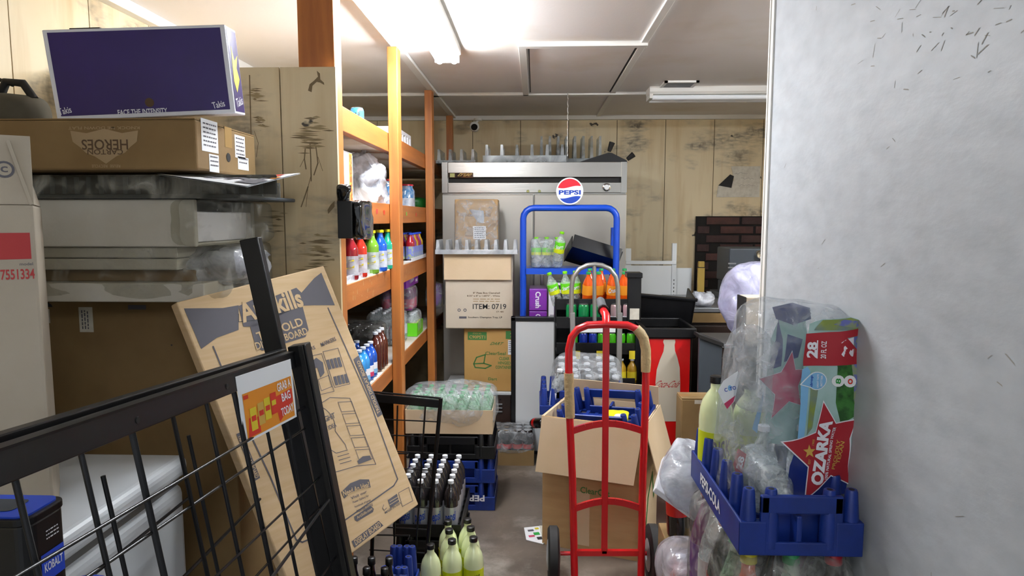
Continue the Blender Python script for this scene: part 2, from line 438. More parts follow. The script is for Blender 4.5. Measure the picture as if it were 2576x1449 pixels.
MB().bb(XW - .006, XW + .11, YW - .012, YW + .012, 0, CE).build('corner_strip', 'trim_white', wr)
MB().bb(XW - .009, XW + .012, YW + .012, YW + .022, 0, CE).build('corner_edge', 'trim_white', wr)
sc = MB(); rnd = random.Random(5); fw = frame((XW, 0, 0), (0, -1, 0), (0, 0, 1))
for i in range(170):
    y = rnd.gauss(1.27, .17); z = rnd.gauss(1.98, .07)
    if i > 135: y = rnd.uniform(.9, 2.2); z = rnd.uniform(.6, 2.2)
    a = rnd.uniform(-.6, .6) + (1.2 if rnd.random() < .3 else 0); l = rnd.uniform(.003, .017); w = rnd.uniform(.0004, .0013)
    sc.add([(-l, -w, .0006), (l, -w, .0006), (l * .7, w, .0006), (-l * .8, w, .0006)], [(0, 1, 2, 3)], fw @ T((-y, z, 0)) @ Matrix.Rotation(a, 4, 'Z'))
sc.build('scuff_mark', 'scuff', wr)['kind'] = 'stuff'

# ceiling battens, cornices, access hatch
n = 0
def trim(*a, mat='trim_white'):
    global n; n += 1; return struct('trim_%d' % n, MB().bb(*a), mat, bevel=.002)
trim(-.725, -.68, YN, YB, CE - .02, CE)                # along the top of the shelf posts
trim(.525, .56, YN, YB, CE - .012, CE)
YH = fl(1316, 234, CE).y
trim(XL, XR, YH - .03, YH + .03, CE - .02, CE)
trim(XL, XR, YB - .055, YB - .008, CE - .035, CE)       # cornice on the back wall
trim(XL + .008, XL + .05, YN, YB, CE - .045, CE)       # cornice on the left wall
YH0 = fl(1316, 108, CE).y
trim(-.085, -.045, YH0, YH, CE - .02, CE)
trim(-.085, .56, YH0 - .03, YH0 + .02, CE - .025, CE)
ht = thing('attic_hatch', 'flat white access hatch panel in the ceiling, dark gap on its right side', 'hatch', ((-.04 + .525) / 2, (YH + YH0) / 2, CE))
MB().bb(-.272, .268, -(YH - YH0) / 2 + .03, (YH - YH0) / 2 - .04, -.010, -.002).build('panel', 'ceiling_white', ht)
MB().bb(-.278, .285, -(YH - YH0) / 2 + .025, (YH - YH0) / 2 - .035, -.002, -.0005).build('gap', 'black_dull', ht)
# chain with a pull hanging from the hatch edge
c0 = at(1431, 215, 4.72); ch = thing('pull_chain', 'thin chain hanging from the ceiling hatch above the steel refrigerator', 'chain', (c0.x, YH - .06, CE))
cm = MB(); z = -.02
for k in range(18):
    cm.tube([(0, 0, z), (.004 * (k % 2), .0, z - .012), (0, 0, z - .024)], .0022, 5); z -= .0235
cm.build('links', 'aluminium', ch)
MB().tube([(0, 0, 0), (0, 0, -.03)], .004, 6).build('eye', 'aluminium', ch)
# ceiling vent
v0 = fl(1707, 211, CE); vt = thing('ceiling_vent', 'small louvred vent grille in the ceiling', 'vent', (v0.x, v0.y, CE))
m = MB()
for s in (-1, 1): m.box((s * .1, 0, -.006), (.02, .22, .012)); m.box((0, s * .1, -.006), (.22, .02, .012))
m.build('frame', 'trim_white', vt)
MB().box((0, 0, -.003), (.18, .18, .002)).build('backing', 'black_dull', vt)
for k in range(7): MB().box((0, -.075 + k * .025, -.007), (.18, .008, .006)).build('slat', 'grey_metal', vt)

def tube_light(label, x, y, z, length, along, lit, wide=.13, tm='tube_lit', off=.36):
    t = thing('fluorescent_light', label, 'light', (x, y, z), 0 if along == 'y' else math.pi / 2)
    prof = [(-wide / 2, 0), (-wide / 2, -.035), (-wide / 2 + .02, -.05), (wide / 2 - .02, -.05), (wide / 2, -.035), (wide / 2, 0)]
    m = MB(); mm = Matrix(((1, 0, 0, 0), (0, 0, 1, 0), (0, 1, 0, 0), (0, 0, 0, 1)))
    m.prism(prof, -length / 2, length / 2, mm); m.build('housing', 'trim_white', t)
    for s in (-1, 1):
        MB().box((0, s * (length / 2 - .012), -.062), (wide * .9, .022, .03)).build('end_cap', 'trim_white', t)
        MB().tube([(s * wide * off, -length / 2 + .02, -.07), (s * wide * off, length / 2 - .02, -.07)], .0165, 12).build('tube', tm if lit else 'tube_off', t, smooth=40)
    return t
e1 = at(1118, 150, 3.62)
tube_light('lit twin tube ceiling fluorescent beside the wooden shelves', -.455, 3.02, CE - .0, 1.22, 'y', True, .14, off=.27)
tube_light('added fill light, unseen twin tube over the near end of the aisle', .1, -.5, CE, 1.22, 'y', True, .11, 'tube_fill_near')  # added lamp, out of view behind the camera, brightens the near surfaces
tube_light('added fill light, unseen tubes over the sink corner behind the white partition', 2.0, 3.0, CE, 1.22, 'y', True, .11, 'tube_fill_side')  # added lamp, hidden by the partition, lifts the back wall and ceiling
o0 = at(1625, 250, 4.86)
tube_light('unlit ceiling fluorescent near the back wall', o0.x + .61, 4.78, CE, 1.22, 'x', False, .16)
# dome camera where the wall meets the ceiling
s0 = at(1195, 297, 5.85); sc_ = thing('security_camera', 'small white security camera under the ceiling at the back wall', 'camera', (s0.x, 5.9, CE - .035))
MB().lathe([(.035, -.0), (.035, -.015), (.02, -.02)], 14, T((.02, 0, 0))).build('mount', 'trim_white', sc_, smooth=40)
MB().tube([(.02, 0, -.015), (0, -.02, -.05)], .01, 8).build('arm', 'trim_white', sc_)
MB().lathe([(.012, -.03), (.038, -.02), (.04, .03), (.036, .035)], 16, T((-.005, -.03, -.075)) @ Matrix.Rotation(math.radians(80), 4, 'X')).build('housing', 'trim_white', sc_, smooth=40)
MB().lathe([(.028, .0), (.028, .004)], 16, T((-.005, -.066, -.08)) @ Matrix.Rotation(math.radians(80), 4, 'X')).build('lens', 'black_gloss', sc_)

# ================================================================ wooden shelves on the left
SH = thing('storage_shelf', 'tall wooden stud shelf unit full of drinks along the left', 'shelf', (-.71, 2.46, 0))
def shp(x0, x1, y0, y1, z0, z1): return MB().bb(x0 + .71, x1 + .71, y0 - 2.46, y1 - 2.46, z0, z1)
P2, P3, P4 = fl(995, 112, CE).y, fl(1077, 222, CE).y, 5.86
x1 = at(838, 100, 2.43).x
shp(x1 - .128, x1, 2.44, 2.53, 0, CE - .02).build('post', 'pine', SH, bevel=.003)
for Y in (P2, P3, P4):
    shp(-.745, -.695, Y - .045, Y + .045, 0, CE - .02).build('post', 'pine', SH, bevel=.003)
for Y in (2.5, P2, P3, P4):
    shp(XL + .012, XL + .05, Y - .045, Y + .045, 0, 2.1).build('rear_post', 'pine', SH, bevel=.003)
LV = [(1.995, 1.90, 1.915), (1.635, 1.535, 1.62), (1.30, 1.195, 1.30), (.80, .715, .80)]
for zt, zb, zs in LV:
    shp(-.785, -.747, 2.44, P4 + .04, zb, zt - (.004 if zs == zt else 0)).build('beam', 'pine_beam', SH, bevel=.002)
    shp(XL + .05, -.786 if zs != zt else -.75, 2.54, P4 + .04, zs - .014, zs).build('shelf_board', 'shelf_board', SH)
    for Y in (2.5, P2, P3, P4): shp(XL + .05, -.786, Y - .019, Y + .019, zb, zs - .0145).build('joist', 'pine_beam', SH)
a = at(612, 170, 2.42); b = at(845, 168, 2.42)
for s0_, s1_ in ((XL + .015, at(470, 400, 2.42).x), (at(470, 400, 2.42).x, at(711, 400, 2.42).x), (at(711, 400, 2.42).x, b.x)):
    shp(s0_ + .002, s1_ - .002, 2.418, 2.436, 0, a.z).build('end_panel', 'printed_panel', SH)
shp(XL + .015, b.x - .004, 2.4362, 2.4388, 0, a.z - .004).build('panel_backing', 'groove', SH)
# printed scenery on the end panel
fp = frame((.0, 2.418 - 2.46, 0), (1, 0, 0), (0, 0, 1))
def pp(x, y): q = at(x, y, 2.418); return (q.x + .71, q.z)
def sketch(paths, w, mat='ink_scene_dark'):
    for p in paths: line(SH, fp, [pp(*q) for q in p], w, mat, 'printed_scene')
for poly in ([(797, 178), (805, 185), (806, 200), (815, 208), (816, 214), (806, 208), (797, 206), (786, 216), (784, 232), (775, 228), (779, 212), (789, 204), (800, 193)],
             [(842, 505), (842, 520), (826, 538), (824, 528), (832, 515)]):
    decal(SH, fp, [pp(*q) for q in poly], 'ink_scene_dark', 'printed_scene')
for bx, by, k, n_ in ((785, 345, 1, 34), (640, 235, .6, 14), (800, 640, 1.1, 30), (660, 300, .5, 12), (690, 560, .7, 14)):
    rr = random.Random(bx); m1 = MB(); m2 = MB()
    for i in range(n_):
        y = by + rr.gauss(0, 22) * k; w_ = rr.uniform(8, 34) * k; o_ = rr.gauss(0, 16) * k; hh = rr.uniform(1.2, 3.2); x_1 = min(842, bx + o_ + w_)
        (m1 if i % 3 else m2).add([(*pp(*q_), .0007 + i * .00001) for q_ in ((bx + o_ - w_, y), (bx + o_, y + hh), (x_1, y + hh * .3), (bx + o_, y - hh))], [(0, 1, 2, 3)], fp)
    m1.build('printed_scene', 'ink_scene', SH); m2.build('printed_scene', 'ink_scene_dark', SH)
sketch([[(780, 360), (782, 400), (783, 455)], [(768, 375), (766, 400), (770, 425)], [(795, 370), (800, 410), (790, 440)], [(775, 470), (765, 500), (758, 520)], [(628, 190), (630, 270), (634, 420)]], .004)
sketch([[(765, 400), (755, 420)], [(800, 395), (812, 430)], [(783, 440), (775, 470), (770, 520)], [(640, 330), (650, 360), (645, 395)]], .0018)

# ================================================================ steel refrigerator
fx0, fx1, _, ftop = px(1112, 407, 1578, 500, 5.08)
FW = fx1 - fx0
fr_ = thing('refrigerator', 'tall two-door stainless steel commercial refrigerator by the back wall', 'refrigerator', ((fx0 + fx1) / 2, 5.08, 0))
MB().bb(-FW / 2, FW / 2, .03, .86, .12, ftop).build('cabinet', 'steel', fr_, bevel=.004)
zd = at(1342, 489, 5.08).z; zs0 = at(1342, 446, 5.08).z; zs1 = at(1342, 459, 5.08).z
MB().bb(-FW / 2 + .045, FW / 2 - .04, 0, .03, zs0, ftop).build('top_grille', 'steel', fr_, bevel=.003)
MB().bb(-FW / 2 + .045, FW / 2 - .04, 0.005, .03, zd + .012, zs1).build('control_panel', 'steel', fr_, bevel=.003)
MB().bb(-FW / 2 + .045, FW / 2 - .04, .022, .032, zs1, zs0).build('slot', 'black_dull', fr_)
for s in (-1, 1): MB().bb(min(s * FW / 2, s * (FW / 2 - .042)), max(s * FW / 2, s * (FW / 2 - .042)), .002, .03, zd + .012, ftop).build('side_trim', 'steel', fr_)
xs = at(1342, 600, 5.08).x - (fx0 + fx1) / 2
for x0, x1_ in ((-FW / 2, xs - .004), (xs + .004, FW / 2)):
    d_ = MB().bb(x0, x1_, -.01, .028, .2, zd).build('door', 'steel_door', fr_, bevel=.006)
    hx = x1_ - .06 if x0 < -.3 else x0 + .06
    MB().bb(hx - .012, hx + .012, -.04, -.012, .75, 1.15).build('handle', 'steel', d_, bevel=.004)
MB().bb(-FW / 2, FW / 2, .012, .028, .12, .19).build('kick_plate', 'steel', fr_)
for sx in (-1, 1):
    for y in (.1, .78): MB().lathe([(.03, 0), (.05, .02), (.05, .1), (.03, .12)], 12, T((sx * (FW / 2 - .08), y, 0))).build('caster', 'rubber', fr_, smooth=40)
ff = frame((0, 0, 0), (1, 0, 0), (0, 0, 1)); cxf = (fx0 + fx1) / 2
def fpt(x, y): q = at(x, y, 5.08); return q.x - cxf, q.z
u, v = fpt(1159, 441); bd = decal(fr_, ff, R_(.185, .038), 'black_gloss', 'badge', e=.002, u=u, v=v)
u2, v2 = fpt(1170, 440); text(fr_, ff, 'true', u2 + .0, v2 + .003, .1, .026, 'gold', shear=.3, e=.0032)
u2, v2 = fpt(1138, 441); decal(fr_, ff, R_(.035, .028), 'brass', 'emblem', e=.003, u=u2, v=v2)
u2, v2 = fpt(1526, 471); MB().lathe([(.027, 0), (.03, .008), (.022, .012)], 18, frame((u2, .004, v2), (1, 0, 0), (0, 0, 1))).build('thermometer', 'chrome', fr_, smooth=40)
MB().lathe([(.019, .012), (.018, .0135)], 18, frame((u2, .004, v2), (1, 0, 0), (0, 0, 1))).build('dial', 'paper', fr_)
for bx in (1328, 1357):
    u2, v2 = fpt(bx, 481); MB().lathe([(.011, 0), (.01, .005)], 12, frame((u2, .004, v2), (1, 0, 0), (0, 0, 1))).build('lock', 'brass', fr_)
# clutter on top of it
def slotted(name, label, loc, w, d, h, nt, th=.05, mat='acrylic', rz=0, tz=None, group=None):
    """display tray with upright dividers"""
    t = thing(name, label, 'tray', loc, rz, group)
    MB().bb(-w / 2, w / 2, -d / 2, d / 2, 0, .012).build('base', mat, t)
    MB().bb(-w / 2, w / 2, -d / 2 - .006, -d / 2, -.004, h).build('front_lip', mat, t, bevel=.002)
    for k in range(nt):
        x = -w / 2 + w * (k + .25) / (nt - .5)
        MB().prism([(-.014, 0), (.014, 0), (.0085, th), (-.0085, th)], -d / 2 + .01, d / 2, T((x, 0, h * .6)) @ Matrix(((1, 0, 0, 0), (0, 0, 1, 0), (0, 1, 0, 0), (0, 0, 0, 1)))).build('divider', mat, t)
    return t
slotted('display_tray', 'clear plastic display tray on top of the refrigerator, left end', (at(1150, 395, 5.3).x, 5.35, ftop + .005), .3, .3, .02, 4, .09)
slotted('display_tray', 'wide clear plastic tray in the middle of the refrigerator top', (at(1320, 395, 5.3).x, 5.3, ftop + .005), .62, .3, .05, 6, .1)
slotted('display_tray', 'clear plastic rack stacked upright on the wide tray above the refrigerator', (at(1440, 395, 5.3).x, 5.66, ftop + .005), .5, .25, .06, 8, .2)
bk0 = at(1520, 400, 5.2); bt = thing('fallen_bracket', 'black folding bracket with brush ends lying on the refrigerator', 'bracket', (bk0.x, 5.22, ftop))
q = lambda x, y: tuple(Vector((at(x, y, 5.22).x - bk0.x, 0, max(0.006, at(x, y, 5.22).z - ftop))))
m = MB(); m.prism([(q(1450, 403)[0], .002), (q(1578, 403)[0], .002), (q(1575, 398)[0], .02), (q(1538, 383)[0], .075), (q(1530, 382)[0], .078)], -.03, .03, Matrix(((1, 0, 0, 0), (0, 0, 1, 0), (0, 1, 0, 0), (0, 0, 0, 1)))); m.build('bar', 'black_plastic', bt)
for (xa, ya), (xb, yb) in (((1532, 385), (1540, 363)), ((1578, 405), (1594, 393))):
    MB().tube([Vector(q(xa, ya)) + Vector((0, -.0, .012)), Vector(q(xb, yb)) + Vector((0, 0, .014))], [.014, .022], 8).build('brush_end', 'black_dull', bt)
# faux brick panel with real bricks, notes on the wall
bx0, bx1, bz0, bz1 = px(1740, 544, 1985, 1000, YB - .05)
bp_ = thing('brick_panel', 'dark faux brick panel on the back wall behind the sink corner', 'panel', (bx0, YB - .05, 0))
MB().bb(0, bx1 - bx0, .0, .035, bz0, bz1).build('backing', 'mortar', bp_)
bw, bh = .30, .078; me1 = MB().box((0, 0, 0), (bw - .022, .014, bh - .018)); me_a = bpy.data.meshes.new('brick'); me_a.from_pydata(me1.v, [], me1.f); me_a.materials.append(MAT['brick'])
me_b = me_a.copy(); me_b.materials[0] = MAT['brick_warm']
rnd = random.Random(2); row = 0; z = bz1 - bh / 2
while z > bz0 + bh:
    x = bw / 2 - (bw * .35 if row % 2 else bw * .75)
    while x < bx1 - bx0 - bw * .3:
        if x > bw * .42:
            o = obj('brick', me_a if rnd.random() < .65 else me_b, None, bp_); o.location = (x, -.006 + rnd.uniform(-.002, .002), z)
        elif x > 0:
            o = obj('brick', me_a, None, bp_); o.location = (bw * .2 - .0, -.006, z); o.scale = (.36, 1, 1)
        x += bw
    z -= bh; row += 1
nx0, nx1, nz0, nz1 = px(1803, 418, 1914, 496, YB - .02)
nt_ = thing('paper_note', 'torn white paper note with faint handwriting pinned to the back wall', 'note', ((nx0 + nx1) / 2, YB - .012, nz0)); nw, nh = nx1 - nx0, nz1 - nz0
MB().prism([(-nw / 2, 0), (nw / 2, 0), (nw / 2, nh), (-nw * .18, nh), (-nw * .1, nh * .55), (-nw * .47, nh * .36)], 0, .002, frame((0, 0, 0), (1, 0, 0), (0, 0, 1))).build('sheet', 'paper_dim', nt_)
fn_ = frame((0, 0, 0), (1, 0, 0), (0, 0, 1)); rnd = random.Random(4)
for i, (v_, u0, u1) in enumerate(((.78, -.1, .2), (.6, .05, .35), (.38, .0, .4))):
    pts = [(nw * (u0 + (u1 - u0) * k / 14), nh * v_ + rnd.uniform(-.008, .008)) for k in range(15)]
    line(nt_, fn_, pts, .0016, 'ink_grey', 'handwriting', e=.003)
decal(nt_, fn_, [(-nw * .47, nh * .38), (-nw * .16, nh * .3), (-nw * .11, nh * .68), (-nw * .2, nh * .74)], 'black_dull', 'dark_patch', e=.0035)

# ================================================================ left foreground stack
# big brown carton on the floor
zt = at(300, 748, 2.1).z
bc, d = carton('large brown carton on the floor under the film-wrapped shelf panels', -1.64, -.955, 2.1, 2.41, 0, zt, 'card_dark', name='large_carton')
f_ = face('front', *d)
def loc2(t, d, x, y, Y): q = at(x, y, Y); return q.x - t.location.x, q.z - t.location.z - d[2] / 2
u, v = loc2(bc, d, 217, 804, 2.1); decal(bc, f_, R_(.045, .08), 'paper_dim', 'label', u=u, v=v); paras(bc, f_ @ T((u, v, .0005)) @ Rz2(90), 0, .012, .06, 3, .009, .004, 'ink_grey')
u, v = loc2(bc, d, 345, 773, 2.1); decal(bc, f_, R_(.058, .014), 'ink_grey', 'stamp', u=u, v=v)
u, v = loc2(bc, d, 115, 795, 2.1); decal(bc, f_, R_(.028, .045), 'paper_dim', 'label', u=u, v=v)
u, v = loc2(bc, d, 120, 766, 2.1); decal(bc, f_, [(-.02, -.008), (.016, -.008), (.012, 0), (0, .008), (-.02, .006)], 'ink', 'arrow_mark', u=u, v=v)
u, v = loc2(bc, d, 432, 868, 2.1); decal(bc, f_, circ(.003, 10), 'ink', 'hole', u=u, v=v)
# film-wrapped white shelf panels (two layers) and the white case above
def slab(t, x0, x1, y0, y1, z0, z1, mat, name='panel', bevel=.004):
    L_ = t.location; return MB().bb(x0 - L_.x, x1 - L_.x, y0 - L_.y, y1 - L_.y, z0 - L_.z, z1 - L_.z).build(name, mat, t, bevel=bevel)
Yf = 1.97
Z = lambda y, Y=Yf: at(300, y, Y).z
wpk = thing('wrapped_panels', 'stack of white shelf panels wrapped in clear film on the large brown carton', 'panels', (-1.25, 2.19, zt))
slab(wpk, -1.63, at(512, 700, Yf).x, Yf, 2.36, zt + .001, Z(712), 'foam_white')
slab(wpk, -1.63, at(470, 690, Yf).x, Yf + .05, 2.33, Z(712), Z(682), 'card_dark', 'spacer')
slab(wpk, -1.63, at(440, 660, Yf).x, Yf + .012, 2.36, Z(680), Z(652), 'foam_white')
slab(wpk, -1.63, at(436, 640, Yf).x, Yf + .02, 2.36, Z(650), Z(622), 'foam_white')
me = rounded((at(555, 700, Yf).x + 1.64, (.44), Z(622) - zt + .012), 3, 14, .004, 12)
o = obj('film_wrap', me, 'film_tight', wpk, smooth=60); o.location = ((at(555, 700, Yf).x - 1.64) / 2 + 1.25, .0, (Z(622) - zt) / 2 + .004)
me = rounded((.2, .3, .12), 8, 9, .025, 4, 14)
o = obj('bunched_film', me, 'film_milky', wpk, smooth=60); o.location = (at(545, 690, 2.12).x + 1.25, 0, at(545, 690, 2.12).z - zt + .03)
# white case: long front, notched right end with black lining
case = thing('white_case', 'white and black open ended foam case wrapped in film above the shelf panels', 'case', (-1.25, 2.08, Z(621)))
xr = at(490, 560, Yf).x; zc0, zc1 = Z(621), Z(501)
slab(case, -1.63, xr, Yf, Yf + .02, zc0, zc1, 'foam_white', 'front_panel')
slab(case, -1.63, xr, 2.38, 2.4, zc0, zc1, 'foam_white', 'rear_panel')
slab(case, -1.63, xr + .0, Yf + .02, 2.38, zc0, zc0 + .012, 'foam_white', 'base_panel')
slab(case, xr - .03, xr - .004, Yf + .021, 2.379, zc0 + .013, zc1 - .035, 'white_print', 'end_panel')
slab(case, xr - .10, xr - .07, Yf + .021, 2.379, zc0 + .013, zc1 - .002, 'black_dull', 'lining')
slab(case, -1.62, xr - .11, Yf + .021, 2.379, zc1 - .012, zc1 - .002, 'black_dull', 'top_lining')
me = rounded((.15, .46, zc1 - zc0), 11, 10, .008, 6, 12)
o = obj('film_wrap', me, 'film_tight', case, smooth=60); o.location = (xr + 1.25 + .03, .03, (zc1 - zc0) / 2 + .002)
# slotted dark tray
tr_ = thing('slotted_tray', 'dark slotted plastic display tray in film under the numbered sign', 'tray', (-1.25, 2.08, zc1))
zt0, zt1 = zc1 + .001, at(300, 440, 1.955).z
slab(tr_, -1.64, at(655, 480, 2.1).x, 1.955, 2.41, zt0, zt0 + .012, 'slate', 'base')
slab(tr_, -1.64, at(650, 470, 1.9).x + .03, 1.957, 1.963, zt0 + .012, zt1, 'black_dull', 'front_lip')
xx = -1.62
while xx < at(640, 470, 1.9).x:
    slab(tr_, xx, xx + .012, 1.952, 1.9565, zt0 + .014, zt1 - .006, 'slate', 'rib', 0); xx += .036
for yy in (2.0, 2.15, 2.3): slab(tr_, -1.64, -.86, yy, yy + .004, zt0 + .012, zt1 - .006, 'acrylic', 'divider', 0)
slab(tr_, -1.64, at(650, 470, 1.9).x + .032, 1.949, 1.9495, zt0, zt1, 'film_tight', 'film_front', 0)
zs = zt1 + .002
# numbered sign lying flat
sg = thing('numbered_sign', 'white sign sheet with large black digits lying flat under the tan carton', 'sign', (0, 0, zs))
cs = [at(395, 437, 1.86), at(622, 468, 1.70), at(756, 435, 2.2), Vector((-1.0, 2.2, zs))]          # its loose near corner droops
cs[3].z = zs; cs = [c - Vector((0, 0, zs)) for c in cs]; nv = 7
def quad(u, v, e): return tuple((cs[1].lerp(cs[2], u)).lerp(cs[0].lerp(cs[3], u), v) + Vector((0, -.2 * e, e)))
m = MB(); g = [quad(i / nv, j / nv, 0) for j in range(nv + 1) for i in range(nv + 1)] + [quad(i / nv, j / nv, -.003) for j in range(nv + 1) for i in range(nv + 1)]; k_ = (nv + 1) ** 2
qf = [(j * (nv + 1) + i, j * (nv + 1) + i + 1, (j + 1) * (nv + 1) + i + 1, (j + 1) * (nv + 1) + i) for j in range(nv) for i in range(nv)]
m.add(g, qf + [tuple(reversed([q_ + k_ for q_ in t])) for t in qf]); m.build('sheet', 'paper', sg)
for s_, a_, b_, w_, h_ in (('5', .34, .52, .3, .34), ('7', .34, .24, .3, .3), ('1', .22, .1, .26, .2)): text(sg, None, s_, a_, b_, w_, h_, 'ink_grey', rot=180, e=.0022, fn=quad, bold=.02)
for s_, u0, v0, u1, v1, c in (('red_mark', .62, .1, .85, .3, 'red_print'), ('orange_mark', .45, .0, .6, .06, 'orange_print')):
    m = MB(); m.add([quad(u0, v0, .002), quad(u1, v0, .002), quad(u1, v1, .002), quad(u0, v1, .002)], [(0, 1, 2, 3)]); m.build(s_, c, sg)
# tan carton with paper labels
x1c = at(489, 360, 1.86).x
tc_, d = carton('tan carton with white shipping labels and faded crest under the purple box', -1.6, x1c, 1.87, 2.27, zs + .006, at(480, 296, 1.87).z, 'card_dark')
f_ = face('front', *d); g_ = face('right', *d)
zc = tc_.location.z + d[2] / 2; xc = tc_.location.x
cu, cv_ = at(265, 375, 1.87).x - xc, at(265, 375, 1.87).z - zc
decal(tc_, f_, [(-.095, .05), (-.05, .043), (0, .055), (.05, .043), (.095, .05), (.09, .02), (.07, .005), (.055, -.01), (.03, -.02), (.0, -.04), (-.03, -.02), (-.055, -.01), (-.07, .005), (-.09, .02)], 'ink_faded', 'crest', u=cu, v=cv_)
text(tc_, f_, 'HEROES', cu, cv_ + .012, .13, .028, 'ink_brown', rot=180, e=.0016); text(tc_, f_, 'CARTON', cu, cv_ - .008, .1, .014, 'ink_brown', rot=180, e=.0016)
text(tc_, f_, 'KNOCK ME DOWN FLAT', cu, at(265, 322, 1.87).z - zc, .2, .008, 'ink_faded', rot=180)
text(tc_, f_, 'REUSE  RECYCLE', cu - .0, at(260, 418, 1.87).z - zc, .08, .008, 'ink_faded', rot=180)
for u_, v_, w_, h_ in ((-.12, .03, .1, .09), (-.1, -.045, .06, .05), (.08, .02, .075, .07), (.1, -.03, .08, .04)):
    decal(tc_, g_, R_(w_, h_), 'paper', 'label', u=u_, v=v_); paras(tc_, g_ @ T((0, 0, .0006)), u_, v_ + h_ * .36, w_ * .8, int(h_ / .014), .012, .004, 'ink_grey')
MB().lathe([(.014, 0), (.013, .001)], 14, g_ @ T((-.005, -.02, .0006))).build('hand_hole', 'black_dull', tc_)
# purple snack box
tk = thing('snack_box', 'purple snack box with white edges on top of the tan carton', 'box', (-1.11, 1.938, 1.969)); tk.rotation_euler = [math.radians(a) for a in (5.24, -3.31, 7.6)]
w, h, dp = .487, .2436, .105
MB().bb(-w / 2, w / 2, 0, dp, -h / 2, h / 2).build('body', 'white_print', tk, bevel=.003)
f_ = frame((0, 0, 0), (1, 0, 0), (0, 0, 1))
decal(tk, f_, R_(w - .026, h - .02), 'purple_print', 'front_print', v=.002)
decal(tk, f_, circ(.0125, 20), 'ink_brown', 'hand_hole', u=.012, v=-.082, e=.0014)
text(tk, f_, 'FACE THE INTENSITY', -.01, -.106, .135, .015, 'white_print', e=.002, bold=.02)
for u_ in (-.218, .2): text(tk, f_, 'Takis', u_, -.095, .035, .018, 'white_print', rot=10, e=.002)
g_ = frame((w / 2, dp / 2, 0), (0, 1, 0), (0, 0, 1))
decal(tk, g_, R_(dp - .014, h - .014), 'purple_print', 'side_print')
decal(tk, g_, [(-.03, -.03), (-.01, -.06), (.03, -.02), (.012, .01), (.036, .05), (0, .03), (-.02, .07), (-.026, .02)], 'yellow_print', 'side_flash', e=.0014)
text(tk, g_, 'Takis', 0, -.085, .07, .025, 'white_print', rot=12, e=.0014)
MB().bb(-.18, -.1, .02, .08, h / 2 + .0005, h / 2 + .006).build('loose_lid', 'black_dull', tk)
# grey bag on a hook at far left
gb = thing('grey_bag', 'soft grey-brown bag hanging on the left wall beside the purple box', 'bag', (at(-12, 330, 1.9).x, 1.98, at(15, 338, 1.9).z))
me = rounded((.17, .16, .11), 5, 8, .012, 3, 8); o = obj('body', me, 'bag_grey', gb, smooth=60); o.location = (0, 0, .065)
MB().tube([(-.05, 0, .1), (-.02, 0, .16), (.03, 0, .155), (.06, 0, .11)], .012, 8).build('handle', 'black_dull', gb, smooth=60)
MB().tube([(0, 0, .15), (-.1, 0, .19), (-.22, 0, .2)], .006, 6).build('hook', 'black_steel', gb)
# tall carton at far left, standing on the freezer
YT = 1.36; xr = at(98, 700, YT).x; YAW = math.radians(34)
dx_, dy_ = .42, .3
tl, d = carton('tall pale carton with red band and red number at far left', -dx_ / 2, dx_ / 2, -dy_ / 2, dy_ / 2, .90, at(90, 515, YT).z, 'card_grey', name='tall_carton', flaps=False, tape=False, rz=YAW)
_c = Vector((xr, YT, 0)) - Matrix.Rotation(YAW, 3, 'Z') @ Vector((dx_ / 2, -dy_ / 2, 0)); tl.location = (_c.x, _c.y, .90)
f_ = face('front', *d)
def tp(x, y): q = at(x, y, YT); return d[0] / 2 - (at(98, y, YT).x - q.x) * .83, q.z - .90 - d[2] / 2
u, v = tp(45, 618); decal(tl, f_, R_(.40, .053), 'ink_red', 'red_band', u=d[0] / 2 - .21, v=v)
u, v = tp(48, 688); text(tl, f_, '7551334', u, v, .056, .021, 'ink_red', bold=.02)
u, v = tp(70, 663); text(tl, f_, 'model', u, v, .022, .006, 'ink_grey')
m = MB(); q = lambda y, z: (y, z)
for s, nm in ((1, 'flap'),):
    fm = MB(); fm.bb(-d[0] / 2, d[0] / 2, -.003, .003, 0, .14, T((0, -d[1] / 2 + .005, d[2])) @ Matrix.Rotation(math.radians(-9), 4, 'X')); fl_ = fm.build('flap', 'card_grey', tl)
ffl = T((0, -d[1] / 2 + .005, d[2])) @ Matrix.Rotation(math.radians(-9), 4, 'X') @ frame((0, -.0032, .07), (1, 0, 0), (0, 0, 1))
decal(tl, ffl, circ(.017, 20), 'ink_grey', 'recycle_ring', u=d[0] / 2 - .045, v=.0); decal(tl, ffl, circ(.0125, 20), 'card_grey', 'recycle_ring', u=d[0] / 2 - .045, v=.0, e=.0013); text(tl, ffl, 'c', d[0] / 2 - .045, 0, .012, .012, 'ink_grey', e=.0018)
text(tl, ffl, '08', d[0] / 2 - .085, -.004, .022, .02, 'ink_grey')
fm = MB().bb(-.003, .003, -d[1] / 2, d[1] / 2, 0, .13, T((d[0] / 2 - .004, 0, d[2])) @ Matrix.Rotation(math.radians(-14), 4, 'Y')); fm.build('flap', 'card_grey', tl)
# chest freezer
zr = fl(475, 1140, .895)
fz = thing('chest_freezer', 'white chest freezer with rounded lid behind the black wire rack', 'freezer', (zr.x - .33, 1.3, 0))
xe, ye = .33, zr.y - 1.3
MB().bb(-.33, xe - .008, -.62, ye - .01, .02, .82).build('body', 'freezer_white', fz, bevel=.03, seg=4)
MB().bb(-.33, xe - .02, -.61, ye - .02, .815, .835).build('gasket', 'grey_metal', fz)
MB().bb(-.335, xe, -.625, ye, .835, .895).build('lid', 'freezer_white', fz, bevel=.022, seg=4)

